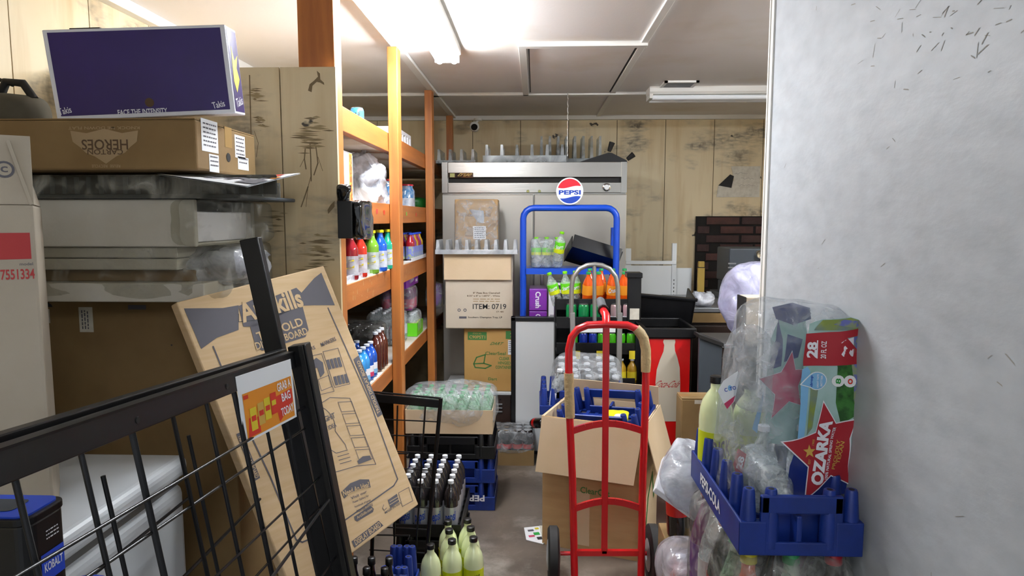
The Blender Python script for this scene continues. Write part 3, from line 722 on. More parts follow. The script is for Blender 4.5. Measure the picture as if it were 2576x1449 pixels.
# ================================================================ black wire display rack
A0, B0 = at(0, 1176, .79), at(738, 905, 1.80)
A0 = A0 + (A0 - B0) * .45
rk = thing('wire_rack', 'black steel wire display rack leaning in the left foreground', 'rack', (B0.x + .25, 1.3, 0))
O = Vector(rk.location)
def loc(p): return Vector(p) - O
lean = (at(867, 1449, 1.8) - at(752, 870, 1.8)); lean = lean / -lean.z          # per unit of drop
dn = lambda p, t: Vector(p) + Vector((lean.x, 0, -1)) * t
m = MB(); m.beam(loc(A0), loc(B0), .012, .044, (lean.x * -1, 0, 1)); m.build('top_rail', 'black_steel', rk, bevel=.002)
m = MB(); m.beam(loc(A0 + Vector((-.035, 0, .024))), loc(B0 + Vector((-.035, .02, .016))), .02, .02); m.build('rear_rail', 'black_steel', rk, bevel=.002)
m = MB(); m.beam(loc(A0 + Vector((-.004, 0, .024))), loc(B0 + Vector((-.004, 0, .022))), .02, .004); m.build('rail_lip', 'black_steel', rk)
for t_ in (.5, .72, .86): 
    p = A0.lerp(B0, t_); MB().lathe([(.006, -.001), (.006, .001)], 10, frame(loc(p) + Vector((.0068, 0, -.003)), (0, 1, 0), (0, 0, 1))).build('bolt_hole', 'black_dull', rk)
B1 = at(752, 866, 1.82)
m = MB(); m.beam(loc(B1), loc(dn(B1, B1.z)), .05, .045, (0, 1, 0)); m.build('front_post', 'black_steel', rk, bevel=.003)
m = MB(); m.beam(loc(B1 + Vector((.012, -.024, 0))), loc(dn(B1, B1.z) + Vector((.012, -.024, 0))), .012, .008, (0, 1, 0)); m.build('post_slot', 'black_dull', rk)
T0 = at(630, 600, 1.84); T1 = at(818, 1433, 1.84); dl = (T1 - T0) / (T0.z - T1.z)
m = MB(); m.beam(loc(T0), loc(T0 + dl * T0.z), .052, .03, (0, 1, 0)); m.build('tall_post', 'black_steel', rk, bevel=.003)
A1 = A0 + Vector((.02, .02, .0))
m = MB(); m.beam(loc(A1), loc(dn(A1, A1.z)), .05, .04, (0, 1, 0)); m.build('front_post', 'black_steel', rk, bevel=.003)
nr = 9
for k in range(nr):
    p = A0.lerp(B0, .24 + .68 * k / (nr - 1)) + Vector((0, 0, -.02)); ln = 1.0
    MB().tube([loc(p), loc(dn(p, ln))], .0045 if k % 3 else .006, 6).build('upright_rod', 'black_steel', rk, smooth=60)
for k in range(3):
    p = A0.lerp(B0, .33 + .2 * k) + Vector((-.10, .02, -.12)); MB().tube([loc(p), loc(dn(p, .8))], .0045, 6).build('rear_rod', 'black_steel', rk, smooth=60)
for i, t_ in enumerate((.13, .19, .33, .41, .56, .64, .8, .9)):
    off = Vector((-.005 if i % 2 else .006, 0, 0))
    MB().tube([loc(dn(A0, t_) + off), loc(dn(B0, t_) + off)], .0028, 6).build('cross_wire', 'black_steel', rk, smooth=60)
zsh = .80
for k in range(7):
    y = .86 + k * .045; MB().tube([loc((-.99, y, zsh)), loc((-.53, y, zsh))], .003, 6).build('shelf_wire', 'black_steel', rk)
for x in (-.95, -.75, -.56): MB().tube([loc((x, .84, zsh - .005)), loc((x, 1.78, zsh - .005))], .004, 6).build('shelf_bar', 'black_steel', rk)
# price card on the rail
pc = thing('price_card', 'yellow and red snack sign card clipped to the black wire rack', 'sign', B0)
cpts = [(595, 948), (733, 903), (740, 1048), (618, 1118)]
P = [at(x, y, Y) - B0 for (x, y), Y in zip(cpts, (1.43, 1.60, 1.60, 1.43))]
ru = (P[1] - P[0]).normalized(); fq = frame((P[0] + P[1] + P[2] + P[3]) / 4, ru, (P[0] - P[3]).normalized()); inv = fq.inverted()
Q = [inv @ p for p in P]
MB().prism([(p.x, p.y) for p in reversed(Q)], -.0012, 0, fq).build('card', 'paper', pc)
def cq(x, y): # card coordinates 0..1
    a = Q[3].lerp(Q[2], x); b = Q[0].lerp(Q[1], x); p = a.lerp(b, y); return (p.x, p.y)
decal(pc, fq, [cq(.06, .04), cq(.96, .04), cq(.96, .72), cq(.06, .72)], 'orange_print', 'panel_print')
decal(pc, fq, [cq(.66, .06), cq(.95, .30), cq(.95, .52), cq(.6, .48)], 'red_print', 'panel_print', e=.0012)
decal(pc, fq, [cq(.08, .06), cq(.3, .06), cq(.3, .3), cq(.12, .34)], 'red_print', 'panel_print', e=.0012)
for i, (x, y, c) in enumerate(((.2, .3, 'yellow_print'), (.34, .33, 'gold'), (.46, .36, 'yellow_print'), (.58, .4, 'red_print'))):
    decal(pc, fq, [cq(x - .055, y - .17), cq(x + .055, y - .17), cq(x + .055, y + .17), cq(x - .055, y + .17)], c, 'bag_picture', e=.0016)
    decal(pc, fq, [cq(x - .04, y - .03), cq(x + .04, y - .03), cq(x + .04, y + .05), cq(x - .04, y + .05)], 'red_print' if c != 'red_print' else 'yellow_print', 'bag_picture', e=.002)
ww = (Q[1] - Q[0]).length
for s_, x, y, w_ in (('GRAB A', .8, .62, .26), ('BAG', .82, .43, .17), ('TODAY', .82, .2, .24)):
    text(pc, fq, s_, *cq(x, y), w_ * ww, .02, 'white_print', bold=.02, e=.0022, rot=4)
decal(pc, fq, [cq(.07, .63), cq(.15, .63), cq(.15, .69), cq(.07, .69)], 'red_print', 'logo_print', e=.0014)

# black canister on the rack shelf
kb = thing('canister', 'black tool canister with blue lid on the wire rack shelf at lower left', 'canister', (at(70, 1306, .95).x - .11, .99, zsh + .004))
kt = at(65, 1306, .95).z - zsh - .004
def rr(x, y, r, n=6):
    o = []
    for cx, cy, a0 in ((x - r, y - r, 0), (-x + r, y - r, 90), (-x + r, -y + r, 180), (x - r, -y + r, 270)):
        o += [(cx + r * math.cos(math.radians(a0 + 90 * k / n)), cy + r * math.sin(math.radians(a0 + 90 * k / n))) for k in range(n + 1)]
    return o
MB().prism(rr(.11, .044, .02), 0, kt - .012).build('body', 'black_plastic', kb, bevel=.003)
MB().prism(rr(.112, .046, .021), kt - .012, kt).build('rim', 'black_steel', kb, bevel=.002)
MB().prism(rr(.104, .04, .017), kt, kt + .003).build('lid', 'blue_lid', kb)
decal(kb, frame((.02, 0, kt + .003), (1, 0, 0), (0, 1, 0)), rr(.05, .022, .01), 'slate', 'lid_picture')
f_ = frame((.11, 0, 0), (0, 1, 0), (0, 0, 1))
decal(kb, f_, R_(.05, .045), 'blue_lid', 'label', u=.004, v=at(122, 1418, .99).z - zsh - .004, e=.0012); text(kb, f_, 'KOBALT', .004, at(122, 1418, .99).z - zsh - .004, .04, .014, 'white_print', bold=.02, e=.002)
paras(kb, f_, .008, kt - .035, .03, 3, .006, .002, 'white_print')
bl2 = thing('blue_tub', 'bright blue lidded tub low behind the black wire rack', 'tub', (at(190, 1460, 1.24).x, 1.24, zsh + .005))
MB().lathe([(.05, 0), (.056, .01), (.056, .022)], 20).build('body', 'white_print', bl2, smooth=40); MB().lathe([(.059, .022), (.059, .032), (.045, .038)], 20).build('lid', 'blue_lid', bl2, smooth=40)

# ================================================================ display board carton leaning on the shelf post
TLc, TRc, BRc, BLc = Vector((-1.015, 1.89, 1.324)), Vector((-.736, 2.358, 1.397)), Vector((-.403, 2.289, .564)), Vector((-.682, 1.82, .491))
db = thing('display_board_box', 'flat tan display board carton with grey printing leaning against the shelf', 'box', (BLc + BRc) / 2)
ru = (TRc - TLc).normalized(); fb = frame((TLc + BRc) / 2 - (BLc + BRc) / 2, ru, (TLc - BLc).normalized()); BW, BH = .55, .9
MB().bb(-BW / 2, BW / 2, -BH / 2, BH / 2, -.035, 0, fb).build('body', 'board_card', db, bevel=.004)
inv = fb.inverted()
def bq(x, y):   # pixel on the carton's face -> its own coordinates
    c = Vector(((x - W / 2) / F, -(y - H / 2) / F, 1)); dr = Vector((AX.dot(c), _d.dot(c), AZ.dot(c)))
    o_ = Vector((0, 0, HC)) - Vector(db.location); a_ = inv @ o_; b_ = inv.to_3x3() @ dr
    p = a_ - b_ * (a_.z / b_.z); return (p.x, p.y)
def bpoly(pts, mat, e=.0008, name='printed_panel'): return decal(db, fb, [bq(*p) for p in pts], mat, name, e=e)
bpoly([(462, 776), (560, 775), (600, 768), (600, 830), (545, 850), (506, 878), (490, 840)], 'ink_grey')
bpoly([(735, 770), (755, 740), (790, 700), (808, 686), (842, 768), (790, 768)], 'ink_grey')
line(db, fb, [bq(*p) for p in ((536, 872), (600, 1030), (680, 1200), (745, 1358), (760, 1364), (830, 1335), (990, 1222), (1000, 1205), (930, 1010), (825, 775))], .0045, 'ink_grey', 'printed_border')
line(db, fb, [bq(*p) for p in ((600, 790), (600, 810), (640, 806))], .002, 'ink', 'printed_border')
def btext(s, p0, p1, h, mat, bold=.015, e=.0016, **k):
    a_ = Vector(bq(*p0)); b_ = Vector(bq(*p1)); dd = b_ - a_; c_ = (a_ + b_) / 2
    return text(db, fb, s, c_.x, c_.y, dd.length, h, mat, rot=math.degrees(math.atan2(dd.y, dd.x)), bold=bold, e=e, **k)
bpoly([(600, 770), (640, 752), (690, 745), (745, 724), (762, 740), (758, 768), (700, 795), (640, 822), (612, 822)], 'ink_grey', .001)
btext('Artskills', (602, 788), (757, 748), .066, 'board_card', .03, .0016)
bpoly([(626, 810), (760, 768), (776, 830), (768, 848), (660, 882), (644, 876)], 'ink_grey', .001)
btext('TRI-FOLD', (646, 848), (760, 808), .028, 'board_card', .02); btext('DISPLAY BOARD', (642, 872), (772, 832), .024, 'board_card', .02)
btext('LETTERS', (745, 886), (792, 874), .012, 'ink_grey'); btext('MARKERS', (807, 868), (844, 852), .014, 'ink_grey')
def bbox(x0, y0, w, h, sk=.33, lift=-.24, wd=.0018):
    pts = [(x0, y0), (x0 + w, y0 + lift * w), (x0 + w + sk * h, y0 + lift * w + h), (x0 + sk * h, y0 + h), (x0, y0)]
    line(db, fb, [bq(*p) for p in pts], wd, 'ink_grey', 'printed_drawing', e=.0012); return pts
bbox(812, 885, 38, 90); bbox(765, 900, 44, 95)
for k in range(4): bpoly([(820 + k * 9, 906 - k * 2), (827 + k * 9, 904 - k * 2), (834 + k * 9, 928 - k * 2), (827 + k * 9, 930 - k * 2)], 'ink_grey', .001); bpoly([(838 + k * 9, 948 - k * 2), (845 + k * 9, 946 - k * 2), (851 + k * 9, 968 - k * 2), (844 + k * 9, 970 - k * 2)], 'ink_grey', .001)
bpoly([(778, 915), (795, 900), (812, 912), (816, 938), (806, 950), (798, 925), (786, 930)], 'ink_grey', .001)
bbox(800, 955, 26, 28, .3, -.4)
outer = [(714, 1075), (830, 1000), (880, 1002), (945, 1168), (898, 1172), (800, 1200), (714, 1075)]
line(db, fb, [bq(*p) for p in outer], .0022, 'ink_grey', 'printed_drawing', e=.0012)
for k in range(5): bbox(850 + k * 11, 1012 + k * 30, 34, 24, .36, -.06)
bulb = [(812 + 44 * math.cos(math.radians(a_)), 1062 + 40 * math.sin(math.radians(a_))) for a_ in range(140, 410, 15)]
bulb = [(845, 1140)] + [(800 + 42 * math.cos(math.radians(a_)) + .25 * (1065 + 46 * math.sin(math.radians(a_)) - 1065), 1065 + 46 * math.sin(math.radians(a_))) for a_ in range(130, 400, 15)] + [(868, 1118), (872, 1130)]
line(db, fb, [bq(*p) for p in bulb], .0022, 'ink_grey', 'printed_drawing', e=.0012)
btext('LIGHT', (805, 1060), (842, 1044), .018, 'ink_grey'); btext('ON IDEA', (808, 1085), (845, 1068), .014, 'ink_grey')
for k in range(4): line(db, fb, [bq(846 + 3 * k, 1140 + 9 * k), bq(874 + 3 * k, 1132 + 9 * k)], .0022, 'ink_grey', 'printed_drawing', e=.0012)
bpoly([(898, 1160), (912, 1148), (930, 1146), (934, 1156), (902, 1168)], 'ink_grey', .0014)
bpoly([(858, 1238), (880, 1216), (905, 1206), (928, 1206), (932, 1226), (905, 1230), (880, 1240), (866, 1254)], 'ink_grey', .001)
btext('Need An Idea?', (862, 1242), (928, 1218), .018, 'board_card', .02)
for k in range(4): btext(('Visit our', 'Poster Gallery for', 'hundreds of great', 'POSTER IDEAS')[k], (882 + 5 * k, 1254 + 11 * k), (922 + 5 * k, 1236 + 11 * k), .009, 'ink_grey')
bpoly([(890, 1300), (932, 1272), (940, 1280), (938, 1288), (898, 1312), (892, 1308)], 'ink_grey', .001); btext('ArtSkills.com', (897, 1303), (935, 1279), .009, 'board_card')
bpoly([(884, 1362), (952, 1310), (964, 1322), (892, 1378)], 'ink_grey', .001); btext('DISPLAY BOARD', (892, 1366), (956, 1318), .018, 'board_card', .015)
bpoly([(889, 904), (902, 894), (962, 1042), (950, 1050)], 'ink_grey', .001); btext('TRIFOLD DISPLAY BOARD', (953, 1040), (900, 908), .014, 'board_card', .015)
bpoly([(594, 1092), (608, 1086), (654, 1202), (641, 1210)], 'ink_grey', .001); btext('TRIFOLD DISPLAY BOARD', (602, 1095), (646, 1202), .014, 'board_card', .015)
bpoly([(975, 1258), (998, 1242), (1004, 1262), (982, 1278)], 'ink_grey', .001); line(db, fb, [bq(980, 1262), bq(1000, 1250)], .002, 'board_card', e=.0014); line(db, fb, [bq(980, 1270), bq(1002, 1256)], .002, 'board_card', e=.0014)
bbox(1002, 1240, 26, 34, .3, -.55); btext('MADE IN USA', (968, 1290), (1008, 1264), .008, 'ink_grey')
line(db, fb, [bq(*p) for p in ((965, 1270), (962, 1278), (966, 1284), (972, 1278))], .002, 'ink_grey', 'printed_drawing')

# ================================================================ drinks: builders
_mc = {}
def cached(key, fn):
    if key not in _mc: _mc[key] = fn()
    return _mc[key]
def lathe_mesh(prof, mat, n=16, m=None):
    def mk():
        mb = MB().lathe(prof, n, m); me = bpy.data.meshes.new('turned'); me.from_pydata(mb.v, [], mb.f); me.update()
        me.materials.append(MAT[mat]); me.shade_smooth(); me.set_sharp_from_angle(angle=math.radians(55)); return me
    return cached((tuple(prof), mat, n, str(m)), mk)
PROF = {'soda': ((.0, .72), (.015, .9), (.05, 1), (.3, .97), (.34, .99), (.58, 1), (.64, .97), (.72, .82), (.80, .58), (.87, .38), (.90, .36), (.955, .36)),
        'round': ((.0, .75), (.015, .92), (.05, 1), (.62, 1), (.70, .95), (.77, .82), (.84, .55), (.88, .36), (.955, .34)),
        'glass': ((.0, .85), (.015, .96), (.04, 1), (.6, 1), (.66, .97), (.74, .74), (.82, .5), (.88, .44), (.95, .44)),
        'jar': ((.0, .85), (.02, .98), (.06, 1), (.72, 1), (.80, .92), (.86, .8), (.95, .8))}
def bottle(name, label, cat, loc=(0, 0, 0), h=.235, r=.033, liq='liq_cola', cap='cap_white', lab=None, lz=(.33, .56), kind='soda', n=14, group=None, parent=None, rot=None, txt=None, txtm='white_print', clear_top=None, capr=None, lab2=None):
    prof = [(f * r, z * h) for z, f in PROF[kind]]
    if parent: t = bpy.data.objects.new(name, lathe_mesh(prof, liq, n)); C.objects.link(t); t.parent = parent; t.location = loc; body = None
    else:
        t = thing(name, label, cat, loc, 0, group); obj('body', lathe_mesh(prof, liq, n), None, t)
    if rot: t.rotation_euler = rot
    nr_ = prof[-1][0]; cr = capr or max(nr_ * 1.2, .0135)
    obj('cap', lathe_mesh([(cr, .935 * h), (cr * 1.02, .94 * h), (cr, .995 * h), (cr * .85, h)], cap, 12), None, t)
    if lab:
        rl = r * 1.012
        obj('label', lathe_mesh([(rl, lz[0] * h), (rl, lz[1] * h)], lab, n), None, t)
        if lab2: obj('label_band', lathe_mesh([(rl * 1.01, lz[0] * h), (rl * 1.01, (lz[0] * .6 + lz[1] * .4) * h)], lab2, n), None, t)
        if txt:
            for sgn in (0,):
                pv, f = textmesh(txt, .02); mb = MB(); wv = 1.5; hh = (lz[1] - lz[0]) * h * .5; zc_ = (lz[0] * .45 + lz[1] * .55) * h
                mb.add([(rl * 1.03 * math.sin(x * wv), -rl * 1.03 * math.cos(x * wv), zc_ + y * hh + x * .012) for x, y in pv], f); mb.build('lettering', txtm, t)
    return t
def can(name, label, cat, loc=(0, 0, 0), mat='can_green', h=.122, r=.033, group=None, parent=None, band=None, rot=None, n=16):
    prof = [(r * .78, 0), (r * .95, .012 * h / .122), (r, .02 * h / .122), (r, h - .018), (r * .93, h - .006), (r * .82, h - .001)]
    if parent: t = bpy.data.objects.new(name, lathe_mesh(prof, mat, n)); C.objects.link(t); t.parent = parent; t.location = loc
    else: t = thing(name, label, cat, loc, 0, group); obj('body', lathe_mesh(prof, mat, n), None, t)
    if rot: t.rotation_euler = rot
    obj('rim', lathe_mesh([(r * .84, h - .0012), (r * .85, h + .001), (r * .8, h + .0015)], 'can_top', n), None, t)
    if band: obj('band', lathe_mesh([(r * 1.01, h * .22), (r * 1.01, h * .42)], band, n), None, t)
    return t
def film_part(t, dims, loc_, mat='film', seed=1, amp=.008, n=9, e=6, fq=10, name='film_wrap'):
    o = obj(name, rounded(dims, seed, n, amp, e, fq), mat, t, smooth=60); o.location = loc_; return o
def grid_pack(name, label, cat, loc, nx, ny, dx, dy, maker, film=None, rz=0, seed=1, tray=None, trayh=.06, base=0, fh=.25, amp=.006, group=None):
    """shrink-wrapped pack: bottles or cans as its parts, film over them"""
    t = thing(name, label, cat, loc, rz, group)
    for i in range(nx):
        for j in range(ny): maker(t, ((i - (nx - 1) / 2) * dx, (j - (ny - 1) / 2) * dy, base + .003), i, j)
    if tray:
        m = MB(); w, l = nx * dx + .008, ny * dy + .008
        m.box((0, 0, .0015), (w, l, .003))
        for s in (-1, 1): m.box((s * w / 2, 0, trayh / 2), (.003, l, trayh)); m.box((0, s * l / 2, trayh / 2), (w, .003, trayh))
        m.build('tray', tray, t)
    if film: film_part(t, (nx * dx + .012, ny * dy + .012, fh), (0, 0, fh / 2), film, seed, amp)
    return t
def crate(name, label, loc, w, l, h, mat='crate_blue', nl=6, nw=3, wall=.07, rz=0, rot=None, group=None, txt=None, flip=False):
    """soft-drink crate: slotted floor, low wall, upright prongs round the rim, hand-hold frames at the ends"""
    t = thing(name, label, 'crate', loc, rz, group, rot)
    m = MB(); k = 0
    y = -l / 2 + .03
    while y < l / 2 - .02: m.box((0, y, .006), (w - .02, .02, .010)); y += .045
    x = -w / 2 + .03
    while x < w / 2 - .02: m.box((x, 0, .0065), (.018, l - .02, .012)); x += .05
    m.build('floor_grid', mat, t)
    for s in (-1, 1):
        MB().box((s * (w / 2 - .004), 0, wall / 2), (.008, l, wall)).build('side_wall', mat, t, bevel=.003)
        # end wall with the opening of the hand-hold
        o_ = w * .56
        e_ = MB(); e_.box((0, s * (l / 2 - .004), wall * .2), (w, .008, wall * .4))
        for s2 in (-1, 1): e_.box((s2 * (w / 2 + o_ / 2) / 2, s * (l / 2 - .004), wall / 2), (w / 2 - o_ / 2, .009, wall))
        e_.build('end_wall', mat, t, bevel=.003)
        hz = h * .93
        hd = MB(); hd.box((0, s * (l / 2 - .008), hz - .022), (o_ + .03, .014, .044))
        for s2 in (-1, 1): hd.box((s2 * (o_ / 2 + .004), s * (l / 2 - .008), hz / 2 + .002), (.022, .014, hz - .006))
        hd.box((0, s * (l / 2 - .05), wall * .55), (o_, .01, wall * .9)); hd.box((-o_ * .02, s * (l / 2 - .03), wall * .6), (.014, .05, wall * 1.1))
        hd.build('hand_hold', mat, t, bevel=.004)
    pr = [(.020, wall * .2), (.0195, wall), (.014, h - .004), (.012, h)]
    def prong(x, y):
        o = obj('prong', lathe_mesh(pr, mat, 10), None, t); o.location = (x, y, 0)
        obj('prong_socket', lathe_mesh([(.007, h + .0002), (.006, h + .0006)], 'black_dull', 8), None, o)
    for s in (-1, 1):
        for i in range(nl): prong(s * (w / 2 - .024), -l / 2 + .02 + (l - .04) * i / (nl - 1))
        for q_ in (-1, 1): prong(q_ * (w / 2 - .075), s * (l / 2 - .018))
    if txt:
        fr = frame((-w / 2 - .0002, 0, wall * .52), (0, -1, 0), (0, 0, 1)); text(t, fr, txt, -.02, 0, l * .42, wall * .42, 'white_print', bold=.03)
    return t

# ================================================================ drinks and goods on the wooden shelves
z1, z2, z3, z4 = (q[2] for q in LV)
b0 = at(906, 270, yx(906, -.83))
can('drink_can', 'tall blue energy drink can with dark lettering on the top shelf', 'can', (-.83, yx(906, -.83), z1), 'can_sky', .158, .032, band='white_print')
o = [q for q in bpy.data.objects if q.get('label') == 'tall blue energy drink can with dark lettering on the top shelf'][0]
pv, f = textmesh('pit', .02); mb = MB(); mb.add([(.0333 * math.sin(-y * 1.1 + .3), -.0333 * math.cos(-y * 1.1 + .3), .10 + x * .07) for x, y in pv], f); mb.build('lettering', 'ink', o)
carton('small brown carton behind the energy drink can on the top shelf', -1.12, -.9, 2.62, 2.8, z1, z1 + .12, 'card')
wr_ = thing('slotted_bin', 'white plastic bin with slotted front on the top shelf behind the second post', 'bin', (-.86, yx(1008, -.82), z1)); L_ = .52
MB().bb(-.08, .06, -L_ / 2, L_ / 2, 0, .01).build('base', 'white_print', wr_)
MB().bb(-.086, -.08, -L_ / 2, L_ / 2, 0, .17).build('rear_wall', 'white_print', wr_)
MB().bb(.06, .066, -L_ / 2, L_ / 2, .15, .17).build('top_bar', 'white_print', wr_)
for k in range(7): yy = -L_ / 2 + .01 + (L_ - .02) * k / 6; MB().bb(.06, .066, yy - .012, yy + .012, 0, .152).build('slat', 'white_print', wr_)
for s in (-1, 1): MB().bb(-.08, .06, s * (L_ / 2) - .003, s * (L_ / 2) + .003, 0, .165).build('end_wall', 'white_print', wr_)
# shelf 2
y_ = yx(876, -.80)
wb, d = carton('white carton with yellow edge beside the bagged box on the second shelf', -.98, -.79, y_ - .07, y_ + .07, z2, at(876, 382, y_).z, 'white_print', tape=False)
g_ = face('right', *d); decal(wb, g_, R_(.05, d[2] * .96), 'gold', 'yellow_edge', u=.03); paras(wb, g_ @ T((.03, 0, .0006)) @ Rz2(90), 0, .012, .2, 3, .012, .006, 'ink_red')
y_ = yx(930, -.84)
bg = thing('bagged_box', 'knotted clear plastic bag around a tan box on the second shelf', 'bag', (-.87, y_, z2))
MB().bb(-.08, .07, -.12, .1, 0, .09).build('box', 'card_light', bg, bevel=.003)
me = rounded((.2, .3, .24), 21, 16, .034, 6, 13, lambda q: (q.x * (1 - max(0, q.z) * 3.0), q.y * (1 - max(0, q.z) * 2.6), q.z)); o = obj('bag', me, 'film_milky', bg, smooth=60); o.location = (0, 0, .132)
MB().tube([(0, 0, .25), (.015, -.01, .275), (.005, .01, .29)], [.016, .01, .018], 8).build('knot', 'film_milky', bg, smooth=60)
for i, pxx in enumerate((982, 1028)):
    y_ = yx(pxx, -.84); j = bottle('jar', ('blue snack jar with red lid left of the second shelf post', 'blue snack jar with red lid right of the second shelf post')[i], 'jar', (-.86, y_, z2), .165, .066, 'jar_blue', 'cap_red', 'film_milky', (.05, .45), 'jar', 18, capr=.058)
gbag = thing('green_bag', 'dark green bag beyond the blue jars on the second shelf', 'bag', (-.9, yx(1058, -.86), z2)); o = obj('body', rounded((.16, .34, .1), 4, 8, .01, 4, 9), 'green_bag', gbag, smooth=60); o.location = (0, 0, .05)
MB().box((0, -.172, .05), (.1, .004, .02)).build('seam', 'green_bag', gbag)
for i, (pxx, c) in enumerate(((911, 'price_green'), (935, 'price_green'), (950, 'ink_red'), (968, 'red_print'), (1024, 'price_green'), (1048, 'red_print'))):
    y_ = yx(pxx, -.746); fb_ = frame((-.7465 + .71, y_ - 2.46, 1.6 - .003 * i), (0, 1, 0), (0, 0, 1)); decal(SH, fb_, R_(.035, .022), c, 'price_sticker')
rnd = random.Random(9); m = MB()
for i in range(46):
    Y = rnd.uniform(2.6, 4.6); zz = rnd.uniform(1.21, 1.285); fb_ = frame((-.7468 + .71, Y - 2.46, zz), (0, 1, 0), (0, 0, 1)); l = rnd.uniform(.003, .012)
    m.add([(-.0025, -l, 0), (.0025, -l, 0), (.002, l, 0), (-.002, l, 0)], [(0, 1, 2, 3)], fb_)
m.build('chipped_paint', 'tan_tape', SH)['kind'] = 'stuff'
# black wrapped box fixed to the first post
k0, k1, k2, k3 = px(850, 505, 884, 600, 2.36)
kbx = thing('black_box', 'black box in shiny black film hung on the first shelf post', 'box', ((k0 + k1) / 2, 2.36, k2)); w_, h_ = k1 - k0, k3 - k2
MB().bb(-w_ / 2, w_ / 2, 0, .052, 0, h_).build('body', 'black_plastic', kbx, bevel=.003)
o = obj('film_flap', rounded((.03, .2, h_ * 1.04), 6, 8, .008, 6, 16), 'black_gloss', kbx, smooth=60); o.location = (w_ / 2 + .014, .11, h_ / 2)
o = obj('film_tail', rounded((.045, .06, .07), 9, 7, .012, 3, 20), 'black_gloss', kbx, smooth=60); o.location = (-w_ / 2 + .018, .03, h_ + .02)
# shelf 3: juice bottles
jb = [('liq_darkred', 'cap_red', 882, 704), ('liq_red', 'cap_red', 905, 697), ('liq_limegreen', 'cap_yellow', 936, 688), ('liq_blue', 'cap_yellow', 957, 682), ('liq_teal', 'cap_yellow', 977, 676)]
jl = ['dark red juice bottle at the near end of the third shelf', 'bright red juice bottle second from the near shelf post', 'lime green juice bottle with yellow cap beside the red ones', 'blue juice bottle with yellow cap between two green ones', 'teal juice bottle with yellow cap by the second shelf post']
for (lq, cp, x, y), lb in zip(jb, jl):
    q = fl(x, y, z3); bottle('juice_bottle', lb, 'bottle', (q.x, q.y, z3), .205, .035, lq, cp, 'film_milky', (.1, .5), 'glass', 16, group='juice bottles on the third shelf', capr=.02, txt='C', txtm='yellow_print')
rl_ = thing('price_rail', 'white plastic price rail lying on the third shelf by the juice bottles', 'rail', (-.775, 3.0, z3))
for y0, y1 in ((-.35, .12), (.16, .45)): MB().bb(-.012, .012, y0, y1, 0, .003).build('strip', 'white_print', rl_)
MB().bb(.0125, .0145, -.35, .12, 0, .028).build('lip', 'film_milky', rl_)
for i in range(5):
    Y = 2.86 + i * .095; bottle('juice_bottle', ('dark red', 'bright red', 'lime green', 'blue', 'teal')[i] + ' juice bottle in the back row of the third shelf', 'bottle', (-.93, Y, z3), .205, .035, ('liq_darkred', 'liq_red', 'liq_limegreen', 'liq_blue', 'liq_teal')[i], ('cap_red', 'cap_red', 'cap_yellow', 'cap_yellow', 'cap_yellow')[i], 'film_milky', (.1, .5), 'glass', 12, group='juice bottles in the back row of the third shelf', capr=.02)
q = fl(1043, 652, z3)
grid_pack('juice_pack', 'pack of small juice bottles with blue caps in patterned sleeve on the third shelf', 'pack', (q.x - .03, q.y, z3 + .004), 2, 6, .062, .062, lambda t, p, i, j: bottle('bottle', None, None, p, .165, .029, ('liq_darkred', 'liq_purple', 'liq_amber')[j % 3], 'cap_blue', 'lupin_print', (.02, .5), 'glass', 10, parent=t, capr=.018))
rl2 = thing('price_rail', 'white price rail under the blue-capped juice pack on the third shelf', 'rail', (-.765, q.y, z3)); MB().bb(-.02, .02, -.27, .27, 0, .003).build('strip', 'white_print', rl2); MB().bb(.02, .023, -.27, .27, 0, .022).build('lip', 'white_print', rl2)
# shelf 4: rows of blue sports drinks
rnd = random.Random(12)
lab4 = {0: 'pale blue sports drink bottle in the near rows of the bottom shelf', 1: 'dark blue sports drink bottle in the rows on the bottom shelf'}
for i in range(4):
    for j in range(8):
        dark = (j % 3 == 1 and i > 0) or i > 1 or j > 5
        bottle('sports_drink', ('dark' if dark else 'pale') + ' blue sports drink, bottom shelf, %s row from edge, %s along' % (ORD[i], ORD[j]), 'bottle', (-.79 - i * .072, 2.72 + j * .072 + (i % 2) * .02, z4), .172, .032, ('liq_lightblue', 'liq_blue', 'liq_navy')[min(2, int(dark) + (i > 2))], 'cap_white' if i < 3 else 'cap_blue', 'white_print', (.12, .42), 'soda', 10,
               group=('pale blue sports drinks on the bottom shelf', 'dark blue sports drinks on the bottom shelf')[int(dark)], lab2=('pink_print', 'sky_print')[j % 2])
for j in range(3): bottle('tea_bottle', 'brown-red bottle beside the blue sports drinks, %s from the near end' % ORD[j], 'bottle', (-.79, 3.33 + j * .068 , z4), .2, .032, 'liq_brown', 'cap_white', None, kind='soda', n=10, group='amber red bottles on the bottom shelf')
bkb, d = carton('black drinks carton behind the blue sports drinks on the bottom shelf', -1.35, -1.09, 2.9, 3.5, z4, z4 + .22, 'black_dull', tape=False)
grid_pack('can_pack', 'film-wrapped cans on a dark carton behind the blue sports drinks', 'pack', (-1.22, 3.2, z4 + .222), 3, 8, .068, .068, lambda t, p, i, j: can('can', None, None, p, 'can_pink', .122, .032, parent=t, n=12), 'film_grey', tray='black_dull', fh=.14)
grid_pack('can_pack', 'film-wrapped soft drink cans beside the second shelf post on the bottom shelf', 'pack', (-1.0, 3.82, z4 + .002), 4, 4, .068, .068, lambda t, p, i, j: can('can', None, None, p, 'can_coke', .15, .032, parent=t, n=12), 'film_grey', fh=.17)
